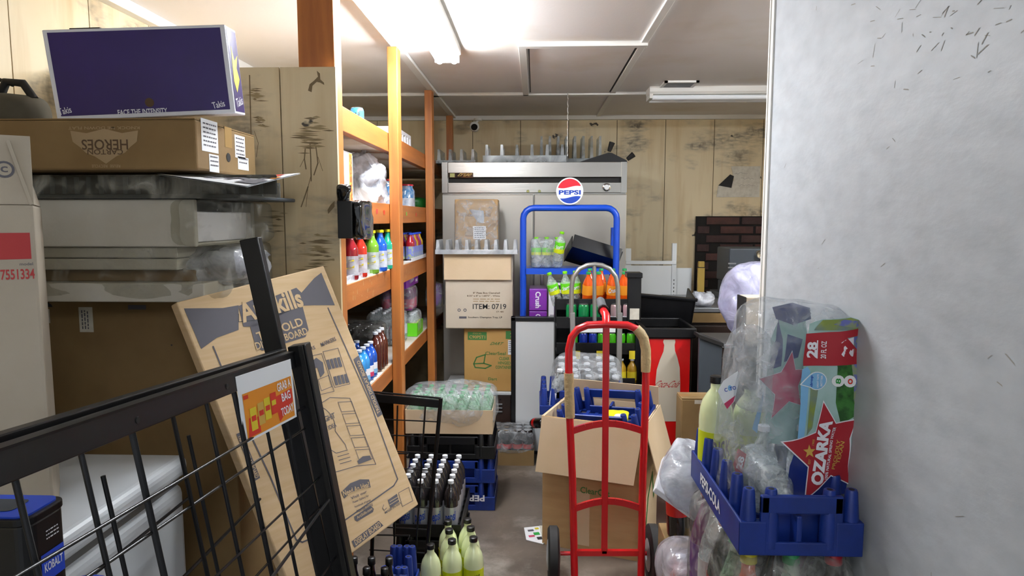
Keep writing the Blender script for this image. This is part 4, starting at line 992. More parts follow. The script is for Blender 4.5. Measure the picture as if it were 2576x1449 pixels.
# shelf 4 beyond the second post: stacked packs
Ys = 4.02
grid_pack('drink_pack', 'film-wrapped pack of clear bottles beyond the second post on the bottom shelf', 'pack', (-.90, 4.12, z4 + .002), 3, 4, .068, .068, lambda t, p, i, j: bottle('bottle', None, None, p, .2, .032, 'pet_clear', 'cap_white', 'pink_print' if j == 1 else 'white_print', (.2, .5), n=10, parent=t), 'film', fh=.2)
grid_pack('drink_pack', 'lime green and yellow tray pack of bottles near the third post', 'pack', (-.87, 4.45, z4 + .002), 3, 3, .072, .072, lambda t, p, i, j: bottle('bottle', None, None, p, .14, .034, 'pet_clear', 'cap_white', 'lime_yellow', (.3, .6), n=10, parent=t), 'film', tray='lime_print', trayh=.085, fh=.16)
grid_pack('drink_pack', 'pink labelled pack of purple bottles stacked under the purple can tray', 'pack', (-.89, 4.44, z4 + .165), 3, 3, .07, .07, lambda t, p, i, j: bottle('bottle', None, None, p, .15, .033, 'liq_purple', 'can_pink', 'pink_print', (.1, .5), n=10, parent=t, kind='jar', capr=.028), 'film', fh=.16)
pt = grid_pack('can_tray', 'purple tray of grey cans under the third shelf', 'tray', (-.89, 4.32, z4 + .335), 3, 6, .07, .07, lambda t, p, i, j: can('can', None, None, p, 'can_purple', .122, .033, parent=t, n=14), 'film', tray='magenta_print', trayh=.075, fh=.135)
fr = frame((3 * .07 / 2 + .006, .1, .035), (0, 1, 0), (0, 0, 1)); text(pt, fr, '0000', .04, -.012, .07, .02, 'white_print', bold=.03); text(pt, fr, 'DIET 4', -.1, .0, .09, .02, 'white_print')
decal(pt, fr, [(-.03, .036), (.08, .036), (.08, .01), (.0, .016)], 'sign_blue', 'swoosh_print')
pbg = thing('purple_bag', 'purple film-wrapped bundle sticking out by the third shelf post', 'bag', (-.72, 4.9, z4 + .13)); 
o = obj('body', rounded((.1, .16, .16), 31, 8, .012, 4, 10), 'magenta_print', pbg, smooth=60); o.location = (0, 0, .08); film_part(pbg, (.115, .18, .18), (0, 0, .08), 'film', 17, .012)

# ================================================================ left of the refrigerator: louvred machine with cartons
q0 = at(1112, 985, 4.55); q1 = at(1285, 985, 4.55)
lm = thing('louvred_machine', 'low dark machine with louvred front and white top before the refrigerator', 'machine', ((q0.x + q1.x) / 2, 4.8, 0)); w_ = q1.x - q0.x; zt = q0.z
MB().bb(-w_ / 2, w_ / 2, -.25, .24, .03, zt - .02).build('body', 'dark_brown', lm, bevel=.004)
MB().bb(-w_ / 2 - .003, w_ / 2 + .003, -.253, .243, zt - .02, zt).build('top', 'white_metal', lm, bevel=.003)
for c in range(3):
    for r_ in range(3): MB().box((-w_ * .3 + c * w_ * .3, -.253, zt - .085 - r_ * .026), (.075, .012, .010)).build('louvre', 'grey_metal', lm, bevel=.003)
for s in (-1, 1):
    for y in (-.2, .2): MB().box((s * (w_ / 2 - .03), y, .015), (.04, .04, .03)).build('foot', 'black_plastic', lm)
MB().bb(-w_ / 2 + .02, w_ / 2 - .02, -.254, -.25, .045, .06).build('kick_strip', 'ink_red', lm)
for s in (-.35, .35): MB().lathe([(.005, 0), (.004, .003)], 8, frame((s * w_, -.251, zt - .05), (1, 0, 0), (0, 0, 1))).build('screw', 'chrome', lm)
a0, a1, az0, az1 = px(1168, 818, 1300, 978, 4.5)
dc, d = carton('tan green-printed container carton standing on the white machine top', a0, a1, 4.57, 4.92, zt + .001, zt + .001 + (az1 - az0), 'card_yellow', rz=math.radians(-3), tape=False)
f_ = face('front', *d); sX, sZ = d[0], d[2]
decal(dc, f_, R_(.13, .055), 'ink_green', 'green_panel', u=-.085, v=sZ / 2 - .055); text(dc, f_, 'C90PST1', -.085, sZ / 2 - .062, .11, .022, 'card_yellow', bold=.02, e=.0016); text(dc, f_, 'STOCK NO.', -.085, sZ / 2 - .038, .06, .01, 'card_yellow', e=.0016)
decal(dc, f_, R_(.07, .055), 'ink_green', 'green_panel', u=.145, v=sZ / 2 - .045); text(dc, f_, '2', .15, sZ / 2 - .045, .02, .03, 'card_yellow', e=.0016)
text(dc, f_, 'DART', .05, sZ / 2 - .105, .08, .02, 'ink_green', shear=.2); text(dc, f_, 'ClearSeal', .04, .045, .14, .022, 'ink_green')
for i, s_ in enumerate(('CLEAR', 'HINGED', 'CONTAINERS')): text(dc, f_, s_, .1, .01 - i * .03, (.07, .085, .12)[i], .022, 'ink_green', bold=.02)
text(dc, f_, 'Dart', .02, -sZ / 2 + .085, .06, .02, 'ink_green')
line(dc, f_, [(-.11, -.03), (-.1, -.055), (-.03, -.06), (.01, -.04), (-.04, -.025), (-.11, -.03), (-.09, .015), (-.03, .035), (-.04, -.025)], .008, 'ink_green', 'drawing')
decal(dc, f_, R_(.05, .1), 'paper', 'label', u=.15, v=sZ / 2 - .13); paras(dc, f_ @ T((0, 0, .0008)), .15, sZ / 2 - .09, .04, 6, .014, .005, 'ink_grey')
zt2 = dc.location.z + d[2] + .001
a0, a1, az0, az1 = px(1120, 705, 1290, 812, 4.52); zt3 = at(1200, 640, 4.52).z
ib, d = carton('pale open carton with printed item number on the green-printed carton', a0, a1, 4.54, 4.9, zt2, zt3, 'card_pale', flaps=False, tape=False)
f_ = face('front', *d); sX, sZ = d[0], d[2]
MB().bb(-sX / 2 - .006, sX / 2 - .012, -.004, 0, -.17, 0, T((0, -d[1] / 2 - .004, sZ)) @ Matrix.Rotation(math.radians(-4), 4, 'X')).build('front_flap', 'card_light', ib)
text(ib, f_, 'ITEM: 0719', .07, -.1, .225, .036, 'ink'); text(ib, f_, '8" Pizza Box Clamshell', .05, -.008, .18, .012, 'ink_brown'); text(ib, f_, '8.25" x 8" x 1.6875" - White', .03, -.028, .22, .011, 'ink_brown')
paras(ib, f_, .05, -.05, .18, 2, .015, .005, 'ink_faded'); text(ib, f_, 'Southern Champion Tray, LP', .04, -.175, .23, .015, 'ink'); text(ib, f_, 'CT: 400', .14, -.135, .05, .011, 'ink_brown')
for u_ in (-.135, -.095): decal(ib, f_, circ(.011, 10), 'ink_grey', 'recycle_mark', u=u_, v=-.125); decal(ib, f_, circ(.006, 10), 'card_pale', 'recycle_mark', u=u_, v=-.125, e=.0012)
decal(ib, f_, R_(.05, .014), 'ink_grey', 'logo_print', u=-.11, v=-.175)
st = slotted('slotted_tray', 'white plastic tray with upright pegs on the pale open carton', (at(1198, 632, 4.5).x, 4.6, zt3 + .006), .545, .2, .026, 9, .075, 'acrylic_white')
a0, a1, az0, az1 = px(1140, 500, 1250, 607, 4.6)
fcb, d = carton('square tan carton in clear film with a silver patch and white label', a0, a1, 4.71, 4.9, zt3 + .002, az1, 'card', flaps=False, tape=False)
f_ = face('front', *d); sX, sZ = d[0], d[2]
decal(fcb, f_, [(-.05, .115), (.05, .105), (.055, .05), (.05, .02), (.02, .022), (0, .04)], 'chrome', 'foil_patch', e=.002)
text(fcb, f_, 'HANDLE WITH CARE', 0, .075, .2, .018, 'ink_brown')
for u_, v_ in ((-.04, -.02), (-.05, -.055), (.045, -.055)): decal(fcb, f_, R_(.05, .028), 'ink_brown', 'printed_box', u=u_, v=v_); decal(fcb, f_, R_(.044, .022), 'card', 'printed_box', u=u_, v=v_, e=.0012)
decal(fcb, f_, R_(.088, .09), 'paper', 'label', u=.022, v=-.045, e=.0018); paras(fcb, f_ @ T((0, 0, .0014)), .022, -.012, .07, 6, .013, .004, 'ink_grey')
film_part(fcb, (sX + .012, d[1] + .012, sZ + .008), (0, 0, sZ / 2), 'film', 23, .003, 8, 12)
# glossy white door panel with black frame
a0, a1, az0, az1 = px(1285, 800, 1425, 1110, 4.38)
wd_ = thing('white_door_panel', 'white panel with black frame leaning upright beside the machine', 'panel', ((a0 + a1) / 2, 4.42, 0)); w_ = a1 - a0
MB().bb(-w_ / 2 + .02, w_ / 2, .0, .03, .015, az1 - .025).build('panel', 'white_metal', wd_, bevel=.002)
MB().bb(-w_ / 2, -w_ / 2 + .03, -.008, .045, 0, az1).build('frame_side', 'black_plastic', wd_, bevel=.003)
MB().bb(w_ / 2 - .0, w_ / 2 + .03, -.008, .045, 0, az1).build('frame_side', 'black_plastic', wd_, bevel=.003)
MB().bb(-w_ / 2, w_ / 2 + .03, -.008, .045, az1 - .027, az1).build('frame_top', 'black_plastic', wd_, bevel=.003)
MB().bb(-w_ / 2, w_ / 2 + .03, -.008, .045, 0, .02).build('frame_bottom', 'black_plastic', wd_)
# can packs on a tray on the floor
q = fl(1292, 1172)
cp_ = grid_pack('cola_pack', 'film-wrapped pack of dark cola cans on a cardboard tray on the floor', 'pack', (q.x - .01, q.y + .11, 0), 4, 3, .067, .067, lambda t, p, i, j: can('can', None, None, p, 'can_coke', .15, .033, parent=t, band='coke_red', n=12), None, tray='card_dark', trayh=.1, base=.07)
film_part(cp_, (.29, .22, .16), (0, 0, .145), 'film', 5, .006)
can('cola_can', 'loose dark cola can tipped over on the wrapped cans', 'can', (q.x + .12, q.y + .08, .255), 'can_coke', band='coke_red', rot=(math.radians(75), math.radians(10), .6))

# ================================================================ blue display rack with round sign
YR = 4.5
a0, a1, az0, az1 = px(1316, 523, 1552, 676, YR)
br = thing('blue_rack', 'bright blue tubular drinks rack before the refrigerator', 'rack', ((a0 + a1) / 2, YR, 0)); w_ = (a1 - a0) / 2
pts = [(-w_, 0, .03), (-w_, 0, az1 - .07)] + [(-w_ + .07 - .07 * math.cos(math.radians(a)), 0, az1 - .07 + .07 * math.sin(math.radians(a))) for a in (22, 45, 68)] + [(-w_ + .07, 0, az1), (w_ - .07, 0, az1)] + [(w_ - .07 + .07 * math.sin(math.radians(a)), 0, az1 - .07 + .07 * math.cos(math.radians(a))) for a in (22, 45, 68)] + [(w_, 0, az1 - .07), (w_, 0, .03)]
MB().tube(pts, .021, 10).build('front_frame', 'blue_paint', br, smooth=60)
for s in (-1, 1):
    MB().bb(s * (w_ + .008) - .012, s * (w_ + .008) + .012, .28, .32, 0, at(1310, 572, YR + .3).z).build('rear_post', 'blue_paint', br, bevel=.003)
    for z in (.2, az0 - .02): MB().bb(s * w_ - .008, s * w_ + .008, .0, .3, z - .015, z + .015).build('side_rail', 'blue_paint', br)
sh_ = MB(); sh_.bb(-w_ + .02, w_ - .02, -.012, .3, az0 - .008, az0); sh_.bb(-w_ + .018, w_ - .018, -.018, -.012, az0 - .035, az0 + .004); sh_.build('shelf', 'blue_paint', br)
sh_ = MB(); sh_.bb(-w_ + .02, w_ - .02, -.012, .3, .56, .57); sh_.bb(-w_ + .018, w_ - .018, -.018, -.012, .545, .585); sh_.build('shelf', 'blue_paint', br)
sh_ = MB(); sh_.bb(-w_ + .02, w_ - .02, -.012, .3, .2, .21); sh_.build('shelf', 'blue_paint', br)
sq = at(1433, 485, YR - .02); rs = 33.5 * YR / F
sgn = thing('round_sign', 'round red white and blue soda sign on top of the blue rack', 'sign', (sq.x, YR - .02, az1 + .0175))
cz = rs + .002; f_ = frame((0, 0, cz), (1, 0, 0), (0, 0, 1))
MB().lathe([(rs, 0), (rs, .016)], 40, f_).build('disc', 'sign_white', sgn, bevel=.002)
def seg(y0, y1, r, wave):
    """part of the disc between two waving lines"""
    up = []; n_ = 24
    for k in range(n_ + 1):
        x = -r + 2 * r * k / n_; yy = wave(x / r) * r; c_ = math.sqrt(max(0, r * r - x * x)); up.append((x, max(-c_, min(c_, yy))))
    return up
rr_ = rs * .9
top = seg(0, 0, rr_, lambda t: .26 + .09 * math.sin(t * 3.0 + .2)); arc = [(rr_ * math.cos(math.radians(a)), rr_ * math.sin(math.radians(a))) for a in range(20, 165, 6)]
def half(wave, sgn_):
    pts = [p for p in seg(0, 0, rr_, wave) if p[0] ** 2 + p[1] ** 2 < rr_ * rr_ * .995]
    a_e = math.atan2(pts[-1][1], pts[-1][0]); a_s = math.atan2(pts[0][1], pts[0][0])
    if sgn_ > 0: angs = [a_e + (a_s - a_e) * k / 20 for k in range(21)] if a_s > a_e else []
    else:
        if a_s > 0: a_s -= 2 * math.pi
        angs = [a_e + (a_s - a_e) * k / 20 for k in range(21)]
    return pts + [(rr_ * math.cos(a), rr_ * math.sin(a)) for a in angs]
decal(sgn, f_ @ T((0, 0, .016)), half(lambda t: .33 + .10 * math.sin(t * 2.6), 1), 'sign_red', 'red_field')
decal(sgn, f_ @ T((0, 0, .016)), list(reversed(half(lambda t: -.50 + .10 * math.sin(t * 2.6), -1))), 'sign_blue', 'blue_field')
text(sgn, f_ @ T((0, 0, .016)), 'PEPSI', 0, -.09 * rs, rs * 1.62, rs * .33, 'sign_blue', bold=.035)
# soda bottles in film and black tray on the rack's upper shelf
zr_ = az0 + .0005
gp = grid_pack('soda_pack', 'film-wrapped clear bottles with lime labels on the blue rack shelf', 'pack', (at(1375, 670, YR + .1).x, YR + .13, zr_ + .001), 3, 3, .07, .07, lambda t, p, i, j: bottle('bottle', None, None, p, .2, .034, 'pet_clear', 'cap_lime', 'lime_print', (.42, .66), n=12, parent=t, lab2='lime_yellow'), 'film', fh=.2, seed=14, amp=.012)
bottle('soda_bottle', 'lime labelled bottle tilted in front of the wrapped bottles on the blue rack', 'bottle', (at(1402, 664, YR).x, YR + .012, zr_ + .05), .2, .034, 'pet_clear', 'cap_lime', 'lime_print', (.3, .66), n=14, rot=(.2, .15, 0), txt='Starry', lab2='lime_yellow')
btr = thing('black_tray', 'empty black plastic tray tipped on its side on the blue rack shelf', 'tray', (at(1492, 660, YR).x, YR + .13, zr_ + .004)); btr.rotation_euler = (math.radians(-32), math.radians(17), math.radians(4))
m = MB(); m.box((0, 0, .006), (.33, .2, .006))
m.build('base', 'black_plastic', btr)
for s in (-1, 1): MB().box((s * .165, 0, .05), (.006, .2, .09), Matrix.Rotation(s * .15, 4, 'Y')).build('end_wall', 'black_plastic', btr); MB().box((0, s * .1, .05), (.335, .006, .09), Matrix.Rotation(-s * .15, 4, 'X')).build('side_wall', 'black_plastic', btr)
btr.location.z += .05
# purple soda cases and white carton lower in the blue rack
for i, (y0, y1, lb) in enumerate(((727, 782, 'upper purple grape soda case on the blue rack'), (783, 838, 'lower purple grape soda case on the blue rack'))):
    a0, a1, c0, c1 = px(1331, y0, 1376, y1, YR + .04)
    pcs, d = carton(lb, a0, a1, YR + .04, YR + .3, c0 + .001, c1, 'magenta_print', name='soda_case', flaps=False, tape=False); f_ = face('front', *d)
    text(pcs, f_, 'Crush', .0, .0, d[2] * .75, .036, 'white_print', rot=-90, bold=.03)
    for k in range(8): decal(pcs, f_, circ(.004, 8), 'can_purple', 'bubble_print', u=-.05 + (k * .037) % .1, v=-.05 + (k * .053) % .1)
zb_ = px(1331, 783, 1376, 838, YR + .04)[2]; MB().bb(-w_ + .02, -w_ + .25, .03, .3, zb_ - .01 , zb_).build('inner_shelf', 'blue_paint', br)
a0, a1, c0, c1 = px(1378, 712, 1425, 800, YR + .04)
wc_, d = carton('white carton with black top edge beside the purple soda cases', a0 + .004, a1, YR + .05, YR + .28, c0 - .08, c1, 'white_print', flaps=False, tape=False); f_ = face('front', *d); decal(wc_, f_, R_(.1, .03), 'ink', 'dark_print', v=d[2] / 2 - .03); decal(wc_, f_, R_(.1, .004), 'ink_grey', 'seam_line', v=-.06)

# ================================================================ black merchandiser with tiers of drinks
YM = 4.02
mx = at(1500, 800, YM).x
ms = thing('drink_merchandiser', 'black plastic stepped drinks rack behind the silver hand truck', 'rack', (mx, YM, 0)); HWd = .235
lips = [at(1500, 772, YM + .14).z + .05, at(1500, 797, YM + .06).z, at(1500, 862, YM + .03).z, at(1500, 950, YM).z, at(1500, 1012, YM).z]
tiers = [(lips[0] - .05, .14), (lips[1] - .052, .06), (lips[2] - .05, .03), (lips[3] - .045, .0), (lips[4] - .04, .0)]
for k, (z, yo) in enumerate(tiers):
    ml = MB(); ml.bb(-HWd, HWd, yo, .36, z - .012, z); ml.build('tier_shelf', 'black_plastic', ms, bevel=.002)
    MB().bb(-HWd, HWd, yo - .008, yo, z - .02, lips[k]).build('tier_lip', 'black_plastic', ms, bevel=.003)
for s in (-1, 1): MB().bb(s * HWd - .006, s * HWd + .006, .14, .36, .03, tiers[0][0] + .06).build('side_panel', 'black_plastic', ms, bevel=.003)
MB().bb(-HWd, HWd, .35, .365, .03, tiers[0][0] + .06).build('back_panel', 'black_plastic', ms)
MB().bb(-HWd, HWd, .0, .36, 0, .05).build('base', 'black_plastic', ms)
def mp(x, tier, dy=.05): z, yo = tiers[tier]; return (at(x, 800, YM + yo + dy).x, YM + yo + dy, z + .0005)
orl = ['orange soda bottle at the left end of the top merchandiser tier', 'orange soda bottle standing third in the top tier', 'orange soda bottle tilted with its label forward in the top tier', 'orange soda bottle at the right end of the top tier']
for i, (x, tl_, tx) in enumerate(((1476, .03, None), (1506, -.03, None), (1536, .05, 'Crush'), (1567, .0, None))):
    bottle('soda_bottle', orl[i], 'bottle', mp(x, 0, .06 + .012 * (i % 2)), .215, .034, 'liq_orange', 'cap_green', 'orange_print', (.34, .62), n=14, rot=(.16, tl_, 0), txt=tx)
for i in range(4): bottle('soda_bottle', 'orange soda bottle in the back row of the top tier, %s from the left' % ORD[i], 'bottle', mp(1482 + i * 29, 0, .15), .225, .033, 'liq_orange', 'cap_green', 'orange_print', (.34, .62), n=12, group='orange soda bottles in the back row')
gl = ['lime soda bottle leaning out at the left of the top tier', 'lime soda bottle next to the leaning one in the top tier', 'lime soda bottle beside the orange bottles in the top tier']
for i, (x, tl_) in enumerate(((1398, -.28), (1422, -.1), (1442, -.03))):
    bottle('soda_bottle', gl[i], 'bottle', mp(x + 6, 0, .06 + .02 * i), .215, .034, 'pet_clear', 'cap_lime', 'lime_print', (.36, .66), n=14, rot=(.1, tl_, 0), txt='Starry', lab2='lime_yellow')
for i, (x, c, lb) in enumerate(((1437, 'can_green', 'green'), (1468, 'can_green', 'green'), (1497, 'can_green', 'green'), (1549, 'can_pink', 'silver and red'), (1580, 'can_pink', 'silver and red'))):
    can('soda_can', {'green': 'green soda can, %s from the left in the second tier' % ORD[i], 'silver and red': 'silver and red soda can, %s from the left in the second tier' % ORD[i]}[lb], 'can', mp(x, 1), c, group=lb + ' cans in the second tier', band='white_print' if c == 'can_pink' else None)
for i, x in enumerate((1443, 1468, 1492, 1515, 1539, 1563, 1588)):
    bl = i in (1, 2); can('soda_can', ('blue soda can with red band, %s from the left in the third tier' % ORD[i]) if bl else 'bright lime soda can, %s from the left in the third tier' % ORD[i], 'can', (mp(x, 2)[0], mp(x, 2)[1] + .0, tiers[2][0] + .0005), 'can_blue' if bl else 'can_lime', group='blue cans in the third tier' if bl else 'lime cans in the third tier', band='sign_red' if bl else None, h=.1, r=.027)
for i, x in enumerate((1452, 1478, 1508, 1538, 1565, 1592)):
    bottle('juice_bottle', ('small amber juice bottle, %s from the left in the fourth tier' if i > 3 else 'small dark bottle with white label, %s from the left in the fourth tier') % ORD[i], 'bottle', mp(x, 3), .15, .03, 'liq_amber' if i > 3 else 'liq_cola', 'cap_white', 'yellow_print' if i > 3 else 'white_print', (.15, .5), n=12, group='juice bottles in the fourth tier')
for x in (1452, 1508, 1590):
    p = at(x, 893, YM - .012); decal(ms, frame((p.x - mx, -.012 + tiers[3][1] , p.z), (1, 0, 0), (0, 0, 1)), R_(.035, .05), 'yellow_print', 'price_tag', e=0)
# flat black panels at the right of it
bpn = thing('bin_divider', 'black plastic panel standing on edge right of the orange bottles', 'panel', (at(1598, 740, 3.97).x, 3.97, at(1598, 800, 4.1).z)); hz = at(1598, 682, 4.1).z - at(1598, 800, 4.1).z
MB().bb(-.045, .035, 0, .02, 0, hz).build('panel', 'black_plastic', bpn, bevel=.004); MB().bb(-.05, .04, -.01, .1, hz - .03, hz).build('rim', 'black_plastic', bpn, bevel=.004); MB().bb(-.03, .025, -.004, 0, .01, .075).build('sticker', 'paper_dim', bpn)

# ================================================================ red cooler with bottle picture
YC = 4.0
a0, a1, az0, az1 = px(1622, 850, 1742, 1060, YC)
ck = thing('drink_cooler', 'red drink cooler with cream bottle picture and open black bin top', 'cooler', ((a0 + a1) / 2, YC, 0)); w_ = (a1 - a0) / 2
MB().bb(-w_, w_, 0, .42, .02, az1).build('body', 'black_plastic', ck, bevel=.004)
MB().bb(-w_ + .006, w_ - .012, -.008, .0, .06, az1 - .005).build('front_panel', 'coke_red', ck, bevel=.003)
zt = at(1680, 802, YC + .4).z
m = MB(); m.bb(-w_ - .03, w_ + .02, -.02, 0, az1, az1 + .06); m.bb(-w_ - .03, w_ + .02, .4, .42, az1, az1 + .06); m.bb(-w_ - .03, -w_, 0, .4, az1, az1 + .06); m.bb(w_, w_ + .02, 0, .4, az1, az1 + .06); m.build('bin_rim', 'black_plastic', ck, bevel=.006)
f_ = frame((0, -.008, 0), (1, 0, 0), (0, 0, 1))
def cpt(x, y): q = at(x, y, YC - .008); return (q.x - (a0 + a1) / 2, q.z)
bt_ = [(1670, 854), (1698, 854), (1699, 860), (1697, 868), (1698, 882), (1704, 900), (1710, 925), (1711, 960), (1710, 1060), (1648, 1060), (1649, 960), (1652, 930), (1660, 905), (1669, 884), (1671, 868), (1668, 860)]
decal(ck, f_, [cpt(*p) for p in reversed(bt_)], 'coke_cream', 'bottle_picture')
u, v = cpt(1680, 966); text(ck, f_, 'Coca-Cola', u, v, .14, .042, 'ink_red', shear=.25, bold=.005)
# tipped black bin standing on the cooler's far edge
bn = thing('black_bin', 'black plastic bin tipped up behind the red cooler', 'bin', (at(1662, 780, 4.5).x, 4.5, at(1670, 830, 4.5).z)); bn.rotation_euler = (math.radians(12), math.radians(5), 0)
hh = at(1670, 740, 4.5).z - at(1670, 830, 4.5).z
MB().bb(-.22, .2, 0, .012, 0, hh).build('front_wall', 'black_plastic', bn, bevel=.004); MB().bb(-.23, .21, -.01, .015, hh - .02, hh).build('rim', 'black_plastic', bn, bevel=.004)
for s in (-.21, .19): MB().bb(s - .006, s + .006, 0, .22, 0, hh).build('side_wall', 'black_plastic', bn)
bnst = thing('black_cabinet', 'dark cabinet under the tipped bin behind the red cooler', 'cabinet', (at(1670, 900, 4.7).x, 4.72, 0)); zc_ = at(1670, 830, 4.5).z
MB().bb(-.22, .08, -.2, -.0, 0, zc_ - .02).build('body', 'black_dull', bnst, bevel=.004); MB().bb(-.23, .09, -.21, .01, zc_ - .02, zc_ - .004).build('top', 'black_plastic', bnst)

# white metal shelving frame
YS = 5.45
wsf = thing('white_shelving', 'white metal shelving frame with panel beside the refrigerator', 'shelving', (at(1640, 700, YS).x, YS, 0)); ox = wsf.location.x
for x0, x1_, yt in ((1574, 1588, 625), (1692, 1703, 612)):
    p, q = at(x0, yt, YS), at(x1_, yt, YS); pst = MB().bb(p.x - ox, q.x - ox, 0, .03, 0, p.z).build('upright', 'white_metal', wsf)
    for k in range(10): MB().bb((p.x + q.x) / 2 - ox - .003, (p.x + q.x) / 2 - ox + .003, -.0006, .0, p.z - .3 - k * .03, p.z - .286 - k * .03).build('slot', 'black_dull', wsf)
p, q = at(1574, 656, YS), at(1700, 665, YS); MB().bb(p.x - ox, q.x - ox, -.01, .02, q.z, p.z).build('top_rail', 'white_metal', wsf, bevel=.002)
p, q = at(1576, 668, YS), at(1690, 840, YS); MB().bb(p.x - ox, q.x - ox, .008, .02, q.z, p.z).build('panel', 'white_metal', wsf)
p, q = at(1703, 675, YS), at(1738, 840, YS); MB().bb(p.x - ox, q.x - ox, .03, .04, q.z, p.z).build('panel', 'white_metal', wsf)
MB().bb(at(1574, 700, YS).x - ox, at(1738, 700, YS).x - ox, .04, .3, .1, .12).build('bottom_shelf', 'white_metal', wsf)

# ================================================================ sink corner on the right
kc = thing('kitchen_cabinet', 'dark brown cabinet with metal top in the sink corner', 'cabinet', (at(1800, 900, 4.9).x, 4.9, 0)); zt = at(1800, 775, 4.6).z
MB().bb(-.28, .75, -.28, .5, .03, zt - .03).build('body', 'dark_brown', kc, bevel=.004); MB().bb(-.3, .77, -.3, .52, zt - .03, zt).build('top', 'grey_metal', kc, bevel=.003)
for s, x0 in ((0, -.26), (1, .05)): dd_ = MB().bb(x0, x0 + .28, -.3, -.282, .08, zt - .12).build('door', 'dark_brown', kc, bevel=.004); MB().bb(x0 + .23, x0 + .25, -.315, -.3, .4, .55).build('handle', 'grey_metal', dd_)
MB().bb(-.28, .75, -.296, -.281, zt - .1, zt - .035).build('apron', 'card_dark', kc)
gs = thing('slate_panel', 'slanted slate grey panel standing before the dark cabinet', 'panel', (at(1790, 960, 3.85).x, 3.85, 0)); 
zz = at(1790, 850, 3.85).z; m = MB(); xm = Matrix(((1, 0, 0, 0), (0, 0, 1, 0), (0, 1, 0, 0), (0, 0, 0, 1)))
m.prism([(-.07, 0), (.05, 0), (.055, zz - .05), (-.075, zz)], 0, .03, xm); m.build('panel', 'slate', gs, bevel=.003); MB().prism([(-.08, zz), (.06, zz - .05), (.06, zz - .03), (-.08, zz + .02)], -.01, .12, xm).build('rim', 'black_dull', gs)
rb = thing('red_brown_cabinet', 'tall dark red-brown cabinet side left of the white partition', 'cabinet', (at(1850, 950, 4.0).x, 4.05, 0)); zz = at(1840, 866, 4.0).z
MB().bb(-.11, .5, -.05, .35, 0, zz - .02).build('body', 'dark_brown', rb, bevel=.004); MB().bb(-.12, .52, -.06, .36, zz - .02, zz).build('top', 'grey_metal', rb, bevel=.002); MB().bb(-.1, .2, -.062, -.05, .08, zz - .08).build('door', 'dark_brown', rb, bevel=.003)
gm = thing('grey_machine', 'grey appliance with round chrome knob in front of the brick panel', 'machine', (at(1895, 700, 5.2).x, 5.25, zt + .0)); a0, a1, c0, c1 = px(1833, 625, 1985, 712, 5.1)
gx = gm.location.x
MB().bb(a0 - gx, a1 - gx, -.15, .2, c0 - zt, c1 - zt).build('head', 'slate', gm, bevel=.01); MB().bb(a0 - gx, a0 - gx + .1, -.1, .15, 0, c0 - zt).build('column', 'slate', gm, bevel=.006); MB().bb(a0 - gx - .05, a1 - gx, -.2, .2, 0, .04).build('base', 'slate', gm, bevel=.004)
kq = at(1909, 641, 5.1); MB().lathe([(.034, 0), (.034, .03), (.026, .04), (.02, .036)], 20, frame((kq.x - gx, -.15, kq.z - zt), (1, 0, 0), (0, 0, 1))).build('knob', 'chrome', gm, smooth=40)
for k in range(5): MB().bb(a0 - gx - .008, a0 - gx + .05, -.152, -.148, c0 - zt + .02 + k * .03, c0 - zt + .03 + k * .03).build('vent_slot', 'grey_metal', gm)
ws = thing('wooden_stick', 'yellow wooden upright in front of the faux brick panel', 'post', (at(1769, 700, 5.3).x, 5.36, zt)); hz = at(1769, 658, 5.35).z - zt
MB().bb(-.026, .026, 0, .03, 0, hz - .05).build('shaft', 'wood_stick', ws, bevel=.003); MB().bb(-.022, .022, -.004, .034, hz - .045, hz).build('head', 'wood_stick', ws, bevel=.003); MB().bb(-.024, .024, .002, .028, hz - .052, hz - .043).build('joint', 'black_dull', ws)
pb_ = thing('plastic_bundle', 'crumpled clear plastic bundle on the dark cabinet top', 'bundle', (at(1768, 765, 4.7).x, 4.72, zt)); o = obj('body', rounded((.15, .16, .09), 41, 9, .016, 3, 16), 'film_milky', pb_, smooth=60); o.location = (0, 0, .045)
for s in (-1, 1): MB().bb(s * .045 - .012, s * .045 + .012, -.02, .02, .06, .1).build('peg', 'acrylic_white', pb_)
tb = thing('plastic_bag', 'big crumpled lilac white plastic bag stuffed beside the partition', 'bag', (at(1880, 820, 4.15).x + .02, 4.1, rb.location.z + at(1840, 866, 4.0).z))
def bagshape(q): k = 1 if q.z > 0 else 1 + q.z * 1.3; return (q.x * k * (1 - .25 * max(0, q.z)) + .05 * q.z, q.y * k, q.z)
o = obj('body', rounded((.42, .3, .46), 44, 14, .02, 2.6, 7, bagshape), 'bag_lilac', tb, smooth=60); o.location = (0, 0, .25)
o = obj('tail', rounded((.07, .06, .26), 47, 8, .012, 3, 9), 'bag_lilac', tb, smooth=60); o.location = (-.06, -.09, .12)
a0, a1, c0, c1 = px(1870, 748, 1990, 870, 3.3)
scb, d = carton('pale small carton with dark left side beside the white partition', a0 + .006, a1, 3.3, 3.42, c0, c1, 'card_pale', flaps=False, tape=False); MB().bb(-d[0] / 2 - .008, -d[0] / 2 - .0005, -d[1] / 2, d[1] / 2, 0, d[2]).build('side', 'black_dull', scb)
stl = thing('dark_stand', 'dark narrow stand carrying the pale small carton by the partition', 'stand', ((a0 + a1) / 2, 3.36, 0)); MB().bb(-.11, .12, -.07, .07, 0, c0 - .02).build('body', 'black_dull', stl, bevel=.004); MB().bb(-.12, .13, -.08, .08, c0 - .02, c0).build('top', 'slate', stl)
a0, a1, c0, c1 = px(1712, 1003, 1800, 1110, 3.45)
bcb, d = carton('brown carton with torn paper label beside the open tan carton', a0, a1 + .1, 3.45, 3.58, 0, c1, 'card_dark'); f_ = face('front', *d)
